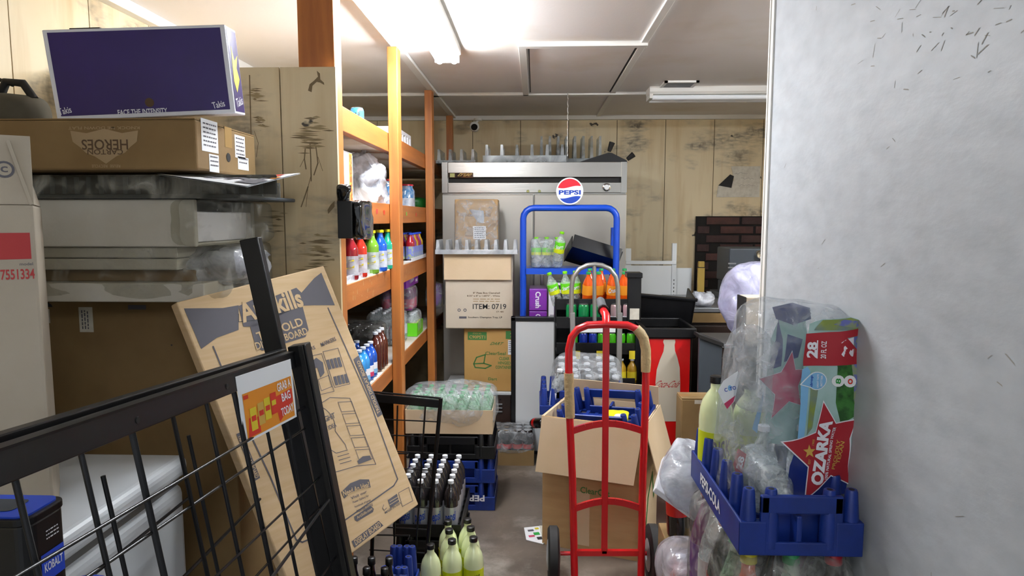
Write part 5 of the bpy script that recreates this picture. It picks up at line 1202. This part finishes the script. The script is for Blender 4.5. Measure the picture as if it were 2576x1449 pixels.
decal(bcb, f_, R_(.1, .02), 'paper_dim', 'label', u=-.02, v=d[2] / 2 - .018)

# ================================================================ floor, left of the aisle
# wire stand with black header
YG = 2.58
gsd = thing('wire_stand', 'black wire merchandise stand on the floor beside the display board carton', 'stand', (at(1020, 1200, YG).x, YG, 0)); gx = gsd.location.x
def gp_(x, y, dy=0): q = at(x, y, YG + dy); return Vector((q.x - gx, dy, q.z))
a, b = gp_(940, 1000), gp_(1107, 1016); MB().beam(a, b, .012, .032).build('header', 'black_steel', gsd, bevel=.002)
MB().tube([gp_(930, 985), gp_(1109, 1002)], .004, 6).build('top_wire', 'black_steel', gsd)
rp = gp_(1068, 1449); d_ = (rp - b); foot = b + d_ * (b.z / -d_.z)
MB().tube([gp_(1109, 1002), foot], .008, 8).build('post', 'black_steel', gsd, smooth=60)
lf = a + Vector((-.03, 0, -a.z)); MB().tube([gp_(945, 990), lf], .008, 8).build('post', 'black_steel', gsd, smooth=60)
for x, xb in ((1070, 1042), (1000, 990)):
    p = gp_(x, 1020); e_ = gp_(xb, 1449); MB().tube([p, p + (e_ - p) * (p.z - .05) / (p.z - e_.z)], .0035, 6).build('upright_wire', 'black_steel', gsd)
for k, yy in enumerate((1060, 1098, 1138, 1180, 1225, 1275, 1330, 1390)):
    t_ = (yy - 1016) / (1449 - 1016); p = b + (rp - b) * t_; MB().tube([Vector((lf.x, 0, p.z + .01)), p], .0026, 6).build('cross_wire', 'black_steel', gsd)
for k in range(4):
    z = .12 + k * .17; MB().tube([(foot.x - .05, 0, z), (foot.x - .05, .04, z), (lf.x, .04, z), (lf.x, 0, z)], .003, 6).build('basket_wire', 'black_steel', gsd)
# lemonade bottles on the floor
lem = [(1083, 1368), (1137, 1356), (1191, 1350), (1130, 1330), (1184, 1324), (1127, 1308), (1176, 1304)]
nm = ['front left', 'front middle', 'front right', 'second row left', 'second row right', 'rear left', 'rear right']
for (x, y), s_ in zip(lem, nm):
    q = fl(x, y, .285); bottle('lemonade_bottle', 'cloudy lemonade bottle with black cap on the floor, %s of the cluster' % s_, 'bottle', (q.x, q.y, 0), .285, .041, 'liq_lemon', 'cap_black', 'lime_yellow', (.2, .57), 'round', 20, group='lemonade bottles on the aisle floor', txt='BRISK', txtm='ink')
# tray of silver bottles on black crates
q = fl(1153, 1150, .40); xR, yB = q.x, q.y + .02
tcx, tcy = xR - 1.5 * .068, yB - 2.5 * .064
crate('drinks_crate', 'black bottle crate on the floor under the silver-capped bottles', (tcx, tcy, 0), .30, .42, .155, 'crate_black', 6, wall=.09)
bt2 = thing('bottle_tray', 'shallow black tray carrying the silver cola bottles', 'tray', (tcx, tcy, .16))
m = MB(); m.box((0, 0, .004), (.30, .42, .008)); 
for s in (-1, 1): m.box((s * .149, 0, .03), (.004, .42, .055)); m.box((0, s * .209, .03), (.30, .004, .055))
m.build('shell', 'crate_black', bt2)
for i in range(4):
    for j in range(6): bottle('cola_bottle', 'silver-labelled cola bottle in black tray, %s from right, %s row from back' % (ORD[i], ORD[j]), 'bottle', (xR - i * .068, yB - j * .064, .1685), .235, .0315, 'silver_bottle', 'cap_white', 'silver_label', (.05, .5), 'round', 14, group='silver cola bottles in the black tray', txt='pepsi' if j == 5 else None, txtm='sign_blue')
# crate stack with tray of green soda
q = fl(1245, 1285); x1_ = q.x; yf = q.y; cx_ = x1_ - .235
crate('drinks_crate', 'lower blue drinks crate with upside-down lettering on the floor', (cx_, yf + .16, .0), .47, .32, .15, nl=4, wall=.075)
o = crate('drinks_crate', 'upper blue drinks crate below the black one', (cx_, yf + .16, .152), .47, .32, .13, nl=4, wall=.075)
crate('drinks_crate', 'black drinks crate under the tray of green soda bottles', (cx_, yf + .16, .284), .47, .32, .13, 'crate_black', nl=4, wall=.07)
low = [o_ for o_ in bpy.data.objects if o_.get('label', '').startswith('lower blue drinks crate')][0]
text(low, frame((.14, -.162, .1), (1, 0, 0), (0, 0, 1)), 'PEPSI', -.02, -.03, .12, .035, 'white_print', rot=180, bold=.03)
z0_ = .418
gt = grid_pack('soda_tray', 'cardboard tray of green soda bottles under loose film', 'tray', (cx_ - .01, yf + .16, z0_), 7, 4, .065, .072, lambda t, p, i, j: bottle('bottle', None, None, p, .2, .031, 'pet_green', 'cap_green', 'green_print', (.25, .55), n=10, parent=t), None, tray='card_light', trayh=.13)
film_part(gt, (.5, .32, .2), (0, 0, .13), 'film', 52, .018, 12, 5, 7)
# bins at lower left
crate('drinks_crate', 'black crate of dark bottles under the display board carton', (-.60, 2.12, 0), .32, .42, .28, 'crate_black', 6, wall=.2)
for i in range(4):
    for j in range(5): bottle('cola_bottle', 'dark bottle in the black crate below the display board, %s from left, %s from front' % (ORD[i], ORD[j]), 'bottle', (-.69 + i * .062, 1.98 + j * .07, .013), .37, .029, 'liq_cola', 'cap_black', None, n=10, group='dark bottles in the low black crate')
crate('drinks_crate', 'blue crate on its end at the bottom of the wire stand', (-.505, 2.43, 0), .12, .2, .3, 'crate_blue', 3, wall=.2)
# flyer on the floor
q = fl(1345, 1350); fy = thing('flyer', 'folded colour flyer lying on the concrete beside the red hand truck', 'flyer', (q.x, q.y, .001)); fy.rotation_euler = (0, 0, .25)
MB().prism([(-.05, -.03), (.02, -.09), (.05, .1), (-.03, .1)], 0, .003).build('page', 'paper', fy); MB().prism([(.02, -.09), (.09, -.05), (.09, .09), (.05, .1)], .001, .006).build('page', 'paper_dim', fy)
ft = frame((0, 0, .003), (1, 0, 0), (0, 1, 0))
for u_, v_, w_, h_, c in ((-.005, .06, .03, .02, 'ink_grey'), (.015, .02, .03, .03, 'green_print'), (-.015, 0, .03, .02, 'pink_print'), (.02, -.03, .03, .03, 'ink'), (.03, .075, .02, .02, 'yellow_print')): decal(fy, ft, R_(w_, h_), c, 'picture', u=u_, v=v_)

# ================================================================ open carton in the aisle
P0, P1 = fl(1364, 1368), fl(1612, 1414)
dv = (P1 - P0); wB = dv.length; ang = math.atan2(dv.y, dv.x); dB = .40; zR = at(1365, 1046, P0.y).z
ob = thing('open_carton', 'large open tan carton with hanging flaps behind the red hand truck', 'box', (P0 + P1) / 2, ang)
t_ = .006
MB().bb(-wB / 2, wB / 2, 0, t_, 0, zR).build('front_wall', 'card', ob); MB().bb(-wB / 2, wB / 2, dB - t_, dB, 0, zR).build('rear_wall', 'card_light', ob)
for s in (-1, 1): MB().bb(s * wB / 2 - (t_ if s > 0 else 0), s * wB / 2 + (0 if s > 0 else t_), t_, dB - t_, 0, zR).build('side_wall', 'card_light' , ob)
MB().bb(-wB / 2 + t_, wB / 2 - t_, t_, dB - t_, 0, .006).build('base', 'card', ob)
def flap(mtx, w, l, nmn, skew=0):
    m = MB(); m.prism([(-w / 2, 0), (w / 2, 0), (w / 2 + skew, -l), (-w / 2 + skew * .6, -l)], -.002, .002, mtx); return m.build(nmn, 'card_light', ob)
flap(T((0, -.008, zR)) @ frame((0, 0, 0), (1, 0, 0), (0, .17, 1)), wB, .26, 'front_flap', -.03)
flap(T((wB / 2 + .006, dB / 2, zR)) @ frame((0, 0, 0), (0, 1, 0), (-.28, 0, 1)), dB, .25, 'side_flap')
flap(T((-wB / 2 - .004, dB / 2, zR)) @ frame((0, 0, 0), (0, -1, 0), (.06, 0, 1)), dB, .12, 'side_flap')
flap(T((0, dB - .002, zR)) @ frame((0, 0, 0), (1, 0, 0), (0, .2, -1)), wB, .1, 'rear_flap')
f_ = frame((0, -.0005, 0), (1, 0, 0), (0, 0, 1)); text(ob, f_, 'ClearCut', .02, .30, .14, .03, 'ink_green'); decal(ob, f_, R_(.09, .26), 'card_light', 'tape_tear', u=-.05, v=.16)
g_ = frame((wB / 2 + .0005, dB / 2, 0), (0, 1, 0), (0, 0, 1)); line(ob, g_, [(-.1, .1), (-.05, .25), (.05, .33), (.1, .2)], .02, 'ink_green', 'green_print')
# filler in the box so that the crate rests inside
Rb = Matrix.Rotation(ang, 3, 'Z'); bo = Vector(ob.location)
inn, d = carton('plain brown carton packed inside the open tan carton', -.2, .2, -.16, .16, .008, zR - .11, 'card_dark', tape=False); pin = bo + Rb @ Vector((0, dB / 2, 0)); inn.location = (pin.x, pin.y, .008); inn.rotation_euler = (0, 0, ang)
pin = bo + Rb @ Vector((.02, dB / 2 + .02, 0))
cr_ = crate('drinks_crate', 'blue bottle crate tipped inside the open tan carton', (pin.x, pin.y, zR - .075), .42, .28, .13, nl=5, wall=.05); cr_.rotation_euler = (math.radians(14), math.radians(-4), ang - .1)
yp = thing('snack_packet', 'yellow snack packet lying on the blue crate in the open carton', 'packet', (pin.x + .035, pin.y - .06, zR - .03)); o = obj('body', rounded((.13, .1, .03), 61, 8, .008, 3, 14), 'yellow_pack', yp, smooth=60); o.location = (0, 0, .012); yp.rotation_euler = (.35, -.1, -.3)
o = obj('white_patch', rounded((.06, .05, .02), 62, 6, .004, 3, 14), 'white_print', yp, smooth=60); o.location = (.025, -.02, .022)

# ================================================================ crates of wrapped bottles behind the open carton
q = at(1460, 1035, 3.75); zc_ = at(1380, 1036, 3.6).z
hc_ = zc_ / 3 - .002
for k in range(3): crate('drinks_crate', ('bottom', 'middle', 'third')[k] + ' blue crate of the stack behind the open carton', (q.x, 3.70, k * (hc_ + .002)), .40, .3, hc_, nl=4, wall=.07)
crate('drinks_crate', 'top blue crate holding the wrapped clear-capped bottles', (q.x, 3.70, zc_), .46, .32, .14, nl=4, wall=.05)
wpk2 = grid_pack('bottle_pack', 'film-wrapped dark bottles with clear caps in the top blue crate', 'pack', (q.x + .03, 3.74, zc_ + .02), 5, 4, .07, .066, lambda t, p, i, j: bottle('bottle', None, None, p, .225, .032, 'liq_cola', 'acrylic_white', 'white_print', (.3, .55), n=12, parent=t, capr=.017), None); wpk2.rotation_euler = (math.radians(18), 0, 0)
film_part(wpk2, (.38, .3, .25), (0, 0, .13), 'film', 66, .014, 12, 5, 8)
bottle('water_bottle', 'clear bottle leaning at the left edge of the top blue crate', 'bottle', (at(1395, 1000, 3.58).x, 3.585, zc_ + .016), .23, .034, 'pet_clear', 'cap_white', 'white_print', (.1, .45), n=14, rot=(.1, .12, 0), txt='a', txtm='sign_blue')

# ================================================================ silver hand truck
YV = 3.93
sv = thing('silver_hand_truck', 'silver aluminium hand truck with rounded handle behind the red one', 'hand truck', (at(1496, 900, YV).x, YV, 0)); sx_ = sv.location.x
V = lambda x, y, dy=0: (at(x, y, YV + dy).x - sx_, dy, at(x, y, YV + dy).z)
MB().tube([V(1437, 800), V(1438, 720), V(1443, 695), V(1458, 676), V(1478, 667), V(1496, 665), V(1514, 667), V(1534, 676), V(1549, 695), V(1554, 720), V(1556, 800)], .0135, 10).build('handle', 'aluminium', sv, smooth=60)
MB().tube([V(1495, 668), V(1496, 815)], .0115, 10).build('centre_strut', 'aluminium', sv, smooth=60)
for x, xb in ((1440, 1446), (1559, 1556)):
    p = V(x, 786); MB().beam(p, (V(xb, 1000)[0], 0, .1), .03, .026, (0, 1, 0)).build('side_rail', 'aluminium', sv, bevel=.003)
p, q = V(1452, 828), V(1548, 828); MB().beam(p, q, .02, .035).build('cross_bar', 'white_metal', sv)
p, q = V(1452, 960), V(1548, 960); MB().beam(p, q, .02, .035).build('cross_bar', 'aluminium', sv)
MB().bb(-.16, .16, -.06, .04, 0, .008).build('toe_plate', 'aluminium', sv)
for s in (-1, 1): MB().lathe([(.07, -.018), (.08, -.01), (.08, .01), (.07, .018)], 18, T((s * .17, -.06, .08)) @ Matrix.Rotation(math.pi / 2, 4, 'Y')).build('wheel', 'rubber', sv, smooth=40)
MB().tube([(-.17, -.06, .08), (.17, -.06, .08)], .008, 8).build('axle', 'aluminium', sv)

# ================================================================ red hand truck
YH_ = 2.75
rt = thing('red_hand_truck', 'red steel hand truck with tape-wrapped handle in the aisle', 'hand truck', (at(1527, 1300, YH_).x, YH_, 0)); rx_ = rt.location.x
V = lambda x, y, dy=0: Vector((at(x, y, YH_ + dy).x - rx_, dy, at(x, y, YH_ + dy).z))
lo_l, lo_r = V(1446, 1465), V(1612, 1465)
path = [Vector((lo_l.x, 0, .02)), V(1440, 1200), V(1431, 1000), V(1431, 878), V(1438, 848), V(1454, 828), V(1478, 818), V(1525, 816), V(1578, 818), V(1602, 828), V(1618, 848), V(1625, 878), V(1624, 1000), V(1617, 1200), Vector((lo_r.x, 0, .02))]
MB().tube(path, .0155, 12).build('frame', 'red_paint', rt, smooth=60)
m = MB(); m.beam(V(1525, 818), V(1520, 1392), .026, .02, (0, 1, 0)); m.build('centre_strut', 'red_paint', rt, bevel=.003)
for y0 in (1085, 1280):
    xl, xr_ = (1436, 1621) if y0 < 1200 else (1442, 1617)
    P_ = [V(xl + (xr_ - xl) * k / 10, y0 - 20 * math.sin(math.pi * k / 10)) for k in range(11)]
    m = MB()
    for a_, b_ in zip(P_, P_[1:]): m.beam(a_, b_, .014, .026)
    m.build('arched_bar', 'red_paint', rt)
MB().tube([V(1405, 1392, .06), V(1645, 1392, .06)], .009, 10).build('axle', 'red_paint', rt, smooth=60)
MB().beam(V(1447, 1390), V(1612, 1390), .02, .022).build('lower_bar', 'red_paint', rt)
for s, x in ((-1, 1451), (1, 1607)): p = V(x, 1392); MB().prism([(-.005, p.z + .13), (.02, p.z + .1), (.075, p.z + .02), (.075, p.z - .02), (-.005, p.z - .06)], -.004, .004, T((p.x + s * .012, 0, 0)) @ Matrix(((0, 0, 1, 0), (1, 0, 0, 0), (0, 1, 0, 0), (0, 0, 0, 1)))).build('wheel_bracket', 'red_paint', rt)
for s, x in ((-1, 1392), (1, 1643)):
    p = V(x, 1396, .06); mm_ = T(p) @ Matrix.Rotation(math.pi / 2, 4, 'Y'); R_w = p.z
    wh = MB().lathe([(R_w * .55, -.02), (R_w * .9, -.024), (R_w, -.016), (R_w, .016), (R_w * .9, .024), (R_w * .55, .02)], 28, mm_).build('wheel', 'rubber', rt, smooth=40)
    MB().lathe([(R_w * .54, -.023), (R_w * .5, -.026), (R_w * .2, -.03), (R_w * .2, .03), (R_w * .5, .026), (R_w * .54, .023)], 20, mm_).build('hub', 'hub', wh, smooth=40)
MB().bb(lo_l.x - .03, lo_r.x + .03, -.17, .02, 0, .006).build('toe_plate', 'red_paint', rt)
h0, h1 = V(1525, 816), V(1518, 782, .1)
MB().tube([h0, h0 + Vector((0, .015, .035)), h1], .0165, 12).build('handle_stub', 'red_paint', rt, smooth=60)
MB().tube([h1, h1 + (V(1510, 756, .22) - h1) * .1], .024, 14).build('grip_collar', 'black_plastic', rt, smooth=60)
g2 = V(1510, 756, .22); MB().tube([h1 + (g2 - h1) * k / 12 for k in range(13)], [.0175 + .0025 * (k % 2) for k in range(13)], 12).build('grip', 'grip', rt, smooth=60)
MB().tube([V(1431, 938), V(1431.5, 960), V(1432, 990), V(1433, 1020), V(1434, 1050)], [.019, .02, .0195, .021, .02], 12).build('tape_wrap', 'tan_tape', rt, smooth=60)
MB().tube([V(1600, 826), V(1611, 838), V(1619, 852), V(1625, 880), V(1625, 910), V(1624, 935)], [.019, .021, .021, .02, .021, .019], 12).build('tape_wrap', 'tan_tape', rt, smooth=60)

# ================================================================ right-hand pile against the white partition
CX0, CX1, CY0, CY1 = .478, .762, 1.535, 2.03
zc_ = at(1890, 1398, CY0).z
# wrapped packs below the crate
p1 = grid_pack('soda_pack', 'film-wrapped pack of large soda bottles directly under the blue crate', 'pack', (.615, 1.775, .35), 3, 5, .1, .098, lambda t, p, i, j: bottle('bottle', None, None, p, zc_ - .362, .046, ('liq_orange', 'pet_green', 'liq_cola', 'pet_clear', 'liq_purple')[(i + j) % 5], ('cap_yellow', 'cap_green', 'cap_red', 'cap_white', 'cap_red')[(i + j) % 5], ('orange_print', 'green_print', 'coke_red', 'white_print', 'magenta_print')[(i + j) % 5], (.3, .6), n=14, parent=t), None)
film_part(p1, (.318, .505, zc_ - .354), (0, 0, (zc_ - .354) / 2), 'film_grey', 71, .010, 12, 7, 9)
p2 = grid_pack('soda_pack', 'film-wrapped pack of large soda bottles on the floor at the bottom of the pile', 'pack', (.605, 1.775, 0), 3, 5, .1, .098, lambda t, p, i, j: bottle('bottle', None, None, p, .33, .046, ('liq_cola', 'pet_green', 'liq_orange')[(i + j) % 3], 'cap_red', 'coke_red', (.3, .6), n=12, parent=t), None); film_part(p2, (.32, .505, .34), (0, 0, .172), 'film_grey', 73, .010, 10, 7, 9)
p3 = thing('crumpled_pack', 'crumpled clear film pack with a red-capped bottle at the foot of the pile', 'pack', (at(1760, 1400, 2.17).x, 2.19, 0))
o = obj('film_wrap', rounded((.24, .28, .46), 75, 14, .02, 5, 7), 'film_haze', p3, smooth=60); o.location = (0, 0, .24)
for i, (x, y, lq, lb) in enumerate(((-.05, -.08, 'pet_clear', 'coke_red'), (.05, -.08, 'pet_clear', 'navy_print'), (-.05, .03, 'liq_orange', 'orange_print'), (.05, .03, 'pet_clear', 'sky_print'))):
    bottle('bottle', None, None, (x, y, .18), .25, .042, lq, 'cap_red' if i == 0 else 'cap_white', lb, (.3, .62), n=14, parent=p3)
MB().bb(-.1, .1, -.125, .125, .004, .175).build('tray_box', 'card_light', p3, bevel=.006)
for i, (x, y, rx, ry) in enumerate(((1708, 1315, .25, -.06), (1745, 1330, .3, .06))):
    q = at(x, y, 2.5 + .07 * i); bottle('cola_bottle', ('left dark cola bottle with red label under the white film pack', 'right dark cola bottle with red label under the white film pack')[i], 'bottle', (q.x, q.y, .36), .31, .043, 'liq_cola', 'cap_red', 'coke_red', (.3, .55), 'round', 18, rot=(0, ry, 0))
ped = thing('soda_case', 'low cardboard case under the dark cola bottles behind the film pack', 'case', (at(1727, 1400, 2.5).x, 2.5, 0)); MB().bb(-.085, .085, -.07, .13, 0, .355).build('body', 'card_dark', ped, bevel=.004); MB().bb(-.085, .085, -.0715, -.0705, .25, .31).build('band', 'coke_red', ped)
# white film pack lying slanted
wf = thing('film_pack', 'pearly white film-wrapped pack sticking out left of the blue crate', 'pack', at(1738, 1215, 2.2)); wf.rotation_euler = (math.radians(10), math.radians(33), math.radians(-12))
o = obj('film', rounded((.27, .3, .16), 81, 14, .016, 3.2, 8, lambda q: (q.x, q.y, q.z * (1 + 1.2 * q.x))), 'film_milky', wf, smooth=60); o.location = (.02, 0, .03)
MB().bb(-.10, .16, -.11, .11, -.05, -.03).build('tray', 'white_print', wf, bevel=.003)
for s in (-.05, .05): bottle('bottle', None, None, (-.1, s, .02), .2, .035, 'pet_clear', 'cap_white', 'white_print', (.3, .6), n=12, parent=wf, rot=(0, math.radians(88), 0))
mc = crate('drinks_crate', 'blue soda crate with white lettering on top of the right-hand pile', ((CX0 + CX1) / 2, (CY0 + CY1) / 2, zc_), CX1 - CX0, CY1 - CY0, .155, nl=6, wall=.082, txt='PEPSI-COLA')
zf = zc_ + .014
for i, (x, Y) in enumerate(((1799, 1.955), (1866, 1.965))):
    q = at(x, 1100, Y); bottle('lemonade_bottle', ('cloudy lemonade bottle standing at the far left of the blue crate', 'lemonade bottle half hidden behind the water pack film')[i], 'bottle', (q.x + (.0 if i == 0 else .02), Y, zf), .315 - i * .02, .0475, 'liq_lemon', 'cap_black', 'lime_yellow', (.16, .5), 'round', 22, txt='BRISK', txtm='ink')
bottle('water_bottle', 'empty clear water bottle lying between the crate prongs', 'bottle', (at(1910, 1190, 1.7).x, 1.78, zf + .14), .23, .042, 'pet_clear', 'cap_white', None, n=18, rot=(math.radians(100), 0, .15))
# the printed water pack
PB = [at(1880, 1262, 1.76), at(2120, 1245, 1.62)]
tiltx = (at(2178, 830, 1.64).x - at(2125, 1240, 1.64).x)
op = thing('water_pack', 'tall torn water bottle pack film with red star print leaning on the partition', 'pack', ((at(1880, 1240, 1.66).x + at(2125, 1240, 1.66).x) / 2, 1.70, zf))
ox, oz = op.location.x, op.location.z
def sheet(x, y, e, Y0=1.655):
    """pixel-like print coordinates -> the rippled front of the pack"""
    q = at(x, y, Y0); u = (x - 1870) / 300; v = (1245 - y) / 470
    p = Vector((q.x - ox, q.y - 1.70, q.z - oz))
    w_ = .010 * math.sin(u * 9 + v * 4) + noise.noise(Vector((u * 5, v * 7, 3))) * .010 - .025 * math.sin(max(0, min(1, u)) * math.pi) - .02 * v * 0
    p.y += w_ - e; return p
def smap(poly, mat, e, name, Y0=1.655, cuts=3):
    bm = bmesh.new(); vs = [bm.verts.new((x, y, 0)) for x, y in poly]; bm.faces.new(vs)
    bmesh.ops.triangulate(bm, faces=bm.faces[:])
    for c in range(cuts):
        lg = [ed for ed in bm.edges if ed.calc_length() > 26]
        if not lg: break
        bmesh.ops.subdivide_edges(bm, edges=lg, cuts=1); bmesh.ops.triangulate(bm, faces=[f for f in bm.faces if len(f.verts) > 3])
    for v in bm.verts: v.co = sheet(v.co.x, v.co.y, e, Y0)
    bmesh.ops.recalc_face_normals(bm, faces=bm.faces[:])
    me = bpy.data.meshes.new(name); bm.to_mesh(me); bm.free(); return obj(name, me, mat, op, smooth=70)
def ptext(s, x, y, w, h, mat, rot, e, bold=.02):
    pv, f = textmesh(s, bold); m = Matrix.Rotation(math.radians(rot), 3, 'Z'); mb = MB(); o_ = []
    for a_, b_ in pv:
        p = m @ Vector((a_ * w, b_ * h, 0)); o_.append(sheet(x + p.x, y - p.y, e))
    mb.add(o_, f); return mb.build('lettering', mat, op)
# printed panel, right half of the front
smap([(1990, 1240), (2125, 1240), (2140, 1150), (2160, 1000), (2175, 870), (2180, 830), (2168, 806), (2130, 795), (2060, 800), (2030, 812), (2015, 900), (2008, 1000), (1998, 1100)], 'haze_print', 0, 'film_front', cuts=5)
smap([(1970, 1240), (2125, 1240), (2134, 1190), (2100, 1160), (2040, 1180), (1990, 1110), (1975, 1160)], 'navy_print', .0012, 'navy_field', cuts=5)
smap([(1992, 1095), (2010, 1090), (2032, 930), (2024, 918), (2010, 925)], 'sky_print', .0012, 'sky_field')
smap([(2018, 1085), (2034, 1070), (2055, 960), (2050, 935), (2036, 935)], 'meadow_print', .0012, 'meadow_field')
smap([(2098, 1010), (2098, 920), (2088, 880), (2135, 912), (2145, 960), (2150, 1040), (2110, 1064)], 'leaf_print', .0012, 'tree_field', cuts=4)
smap([(2134, 910), (2172, 910), (2160, 1000), (2150, 1045), (2140, 1000)], 'lupin_print', .0016, 'flower_field')
smap([(2040, 828), (2060, 802), (2130, 796), (2168, 808), (2176, 826)], 'meadow_print', .0012, 'top_field'); smap([(2085, 812), (2110, 800), (2160, 806), (2172, 824), (2140, 822)], 'lupin_print', .0018, 'flower_field')
smap([(2012, 916), (2012, 905), (2020, 836), (2100, 830), (2180, 822), (2178, 840), (2120, 846), (2095, 868), (2096, 900), (2170, 896), (2168, 912), (2070, 916)], 'ink_maroon', .002, 'red_band', cuts=5)
smap([(2090, 866), (2116, 850), (2140, 845), (2140, 896), (2110, 892), (2100, 880)], 'white_print', .0018, 'white_cap_print'); smap([(2140, 845), (2170, 842), (2168, 896), (2144, 894)], 'lupin_print', .0018, 'film_end')
starp = [(2065, 1008), (2096, 1062), (2145, 1052), (2132, 1100), (2134, 1215), (2080, 1186), (2012, 1238), (2020, 1160), (1958, 1102), (2044, 1082)]
def grow(pl, k):
    cx = sum(p[0] for p in pl) / len(pl); cy = sum(p[1] for p in pl) / len(pl); return [(cx + (x - cx) * k, cy + (y - cy) * k) for x, y in pl]
smap(grow(starp, 1.05), 'white_print', .0026, 'star_outline', cuts=5); smap(starp, 'ink_maroon', .0034, 'red_star', cuts=5)
ptext('OZARKA', 2055, 1128, 158, 34, 'white_print', 78, .005, .05); ptext('100% NATURAL SPRING WATER', 2079, 1132, 128, 8, 'white_print', 77, .005); ptext('PROUDLY', 2096, 1138, 72, 10, 'gold', 75, .005); ptext('TEXAN', 2108, 1134, 56, 10, 'gold', 75, .005)
smap([(2022 + r * math.cos(math.radians(a_)), 1124 + r * math.sin(math.radians(a_))) for a_, r in [(270 + 36 * k, 17 if k % 2 == 0 else 7) for k in range(10)]], 'gold', .005, 'gold_star')
ptext('1905', 2034, 1103, 14, 6, 'gold', 75, .005); ptext('EST', 2021, 1148, 12, 6, 'gold', 75, .005)
ptext('28', 2034, 876, 40, 26, 'white_print', 88, .004, .04); ptext('20 FL OZ', 2063, 876, 44, 13, 'white_print', 88, .004); smap([(2046, 852), (2049, 852), (2049, 898), (2046, 898)], 'white_print', .004, 'rule')
dr = [(2002, 962)] + [(2048 + 26 * math.cos(math.radians(a_)), 954 + 23 * math.sin(math.radians(a_))) for a_ in range(135, -140, -18)]
smap(dr, 'paper', .0028, 'drop_badge'); smap(grow(dr, .9), 'sky_print', .0034, 'drop_badge'); ptext('drop', 2034, 954, 28, 9, 'sign_blue', 88, .0044); ptext('GREAT TASTE', 2050, 954, 34, 5, 'white_print', 88, .0044); ptext('BETTER', 2060, 954, 28, 5, 'white_print', 88, .0044)
for x, c in ((2100, 'green_print'), (2128, 'red_print')):
    smap([(x + 15 * math.cos(math.radians(a_)), 954 + 15 * math.sin(math.radians(a_))) for a_ in range(0, 360, 24)], 'paper', .0028, 'round_badge'); ptext('8' if x < 2110 else 'o', x, 954, 14, 12, c, 88, .004)
# left half: clear film with the rear print showing through
bk = 1.80
smap([(1925, 1110), (2000, 1110), (2030, 900), (2020, 800), (1960, 790), (1930, 850), (1918, 1000)], 'haze_print', 0, 'film_rear', bk, 4)
smap([(1928, 925), (1955, 915), (1962, 850), (1952, 800), (1944, 850), (1930, 880)], 'navy_print', .001, 'rear_navy', bk); smap([(1962, 905), (2000, 895), (2012, 850), (1975, 838)], 'navy_print', .001, 'rear_navy', bk)
smap([(1936, 770), (1990, 760), (2030, 772), (2034, 800), (1990, 815), (1946, 800)], 'navy_print', .001, 'rear_top', bk)
smap(grow([(1984, 880), (1992, 925), (2018, 925), (1998, 965), (2002, 1010), (1972, 1000), (1934, 1046), (1940, 985), (1906, 950), (1955, 930)], 1.04), 'white_print', .002, 'rear_star', bk); smap([(1984, 880), (1992, 925), (2018, 925), (1998, 965), (2002, 1010), (1972, 1000), (1934, 1046), (1940, 985), (1906, 950), (1955, 930)], 'pink_print', .003, 'rear_star', bk)
smap([(1905, 1010), (1915, 980), (1905, 1090), (1893, 1080)], 'sky_print', .002, 'rear_sky', bk)
def ozf(q): return (q.x * (1 - .12 * q.z) + .10 * q.z, q.y, q.z)
H_ = at(1960, 768, 1.72).z - zf
o = obj('clear_film', rounded((.27, .24, H_), 91, 16, .016, 5, 7, ozf), 'film', op, smooth=60); o.location = (-.005, .085, H_ / 2 + .002)
o = obj('loose_film', rounded((.08, .16, .22), 93, 10, .02, 3, 10), 'film', op, smooth=60); o.location = (at(1880, 900, 1.72).x - ox + .02, .05, at(1880, 940, 1.72).z - oz)
for i, (x, y) in enumerate(((-.05, .06), (.05, .06))): bottle('bottle', None, None, (x, y, .0), .23, .036, 'pet_clear', 'cap_white', 'white_print', (.4, .6), n=14, parent=op)
# torn label strip on the left with print, and folded red corner
def tl_(poly, mat, name, Y0, e=0): return smap(poly, mat, e, name, Y0)
tl_([(1806, 985), (1822, 960), (1858, 935), (1862, 960), (1850, 1010), (1830, 1030), (1818, 1010)], 'paper', 'torn_label', 1.72); tl_([(1822, 1016), (1852, 996), (1846, 1012), (1830, 1030)], 'pink_print', 'torn_label', 1.72, .001)
tl_([(1838 + 5 * math.cos(a_ / 3), 978 + 7 * math.sin(a_ / 3)) for a_ in range(19)], 'sky_print', 'torn_label', 1.72, .0012)
pv, f = textmesh('C  TO', .02); mb = MB(); mb.add([sheet(1839 + a_ * 30 - b_ * 2, 980 - b_ * 9 - a_ * 6, .0014, 1.72) for a_, b_ in pv], f); mb.build('lettering', 'sign_blue', op)
tl_([(1842, 1165), (1858, 1130), (1880, 1145), (1868, 1195), (1850, 1190)], 'ink_maroon', 'red_corner', 1.70)
pv, f = textmesh('28', .03); mb = MB(); rm_ = Matrix.Rotation(math.radians(70), 2); mb.add([sheet(1862 + (rm_ @ Vector((a_ * 30, b_ * 18))).x, 1164 - (rm_ @ Vector((a_ * 30, b_ * 18))).y, .002, 1.70) for a_, b_ in pv], f); mb.build('lettering', 'white_print', op)
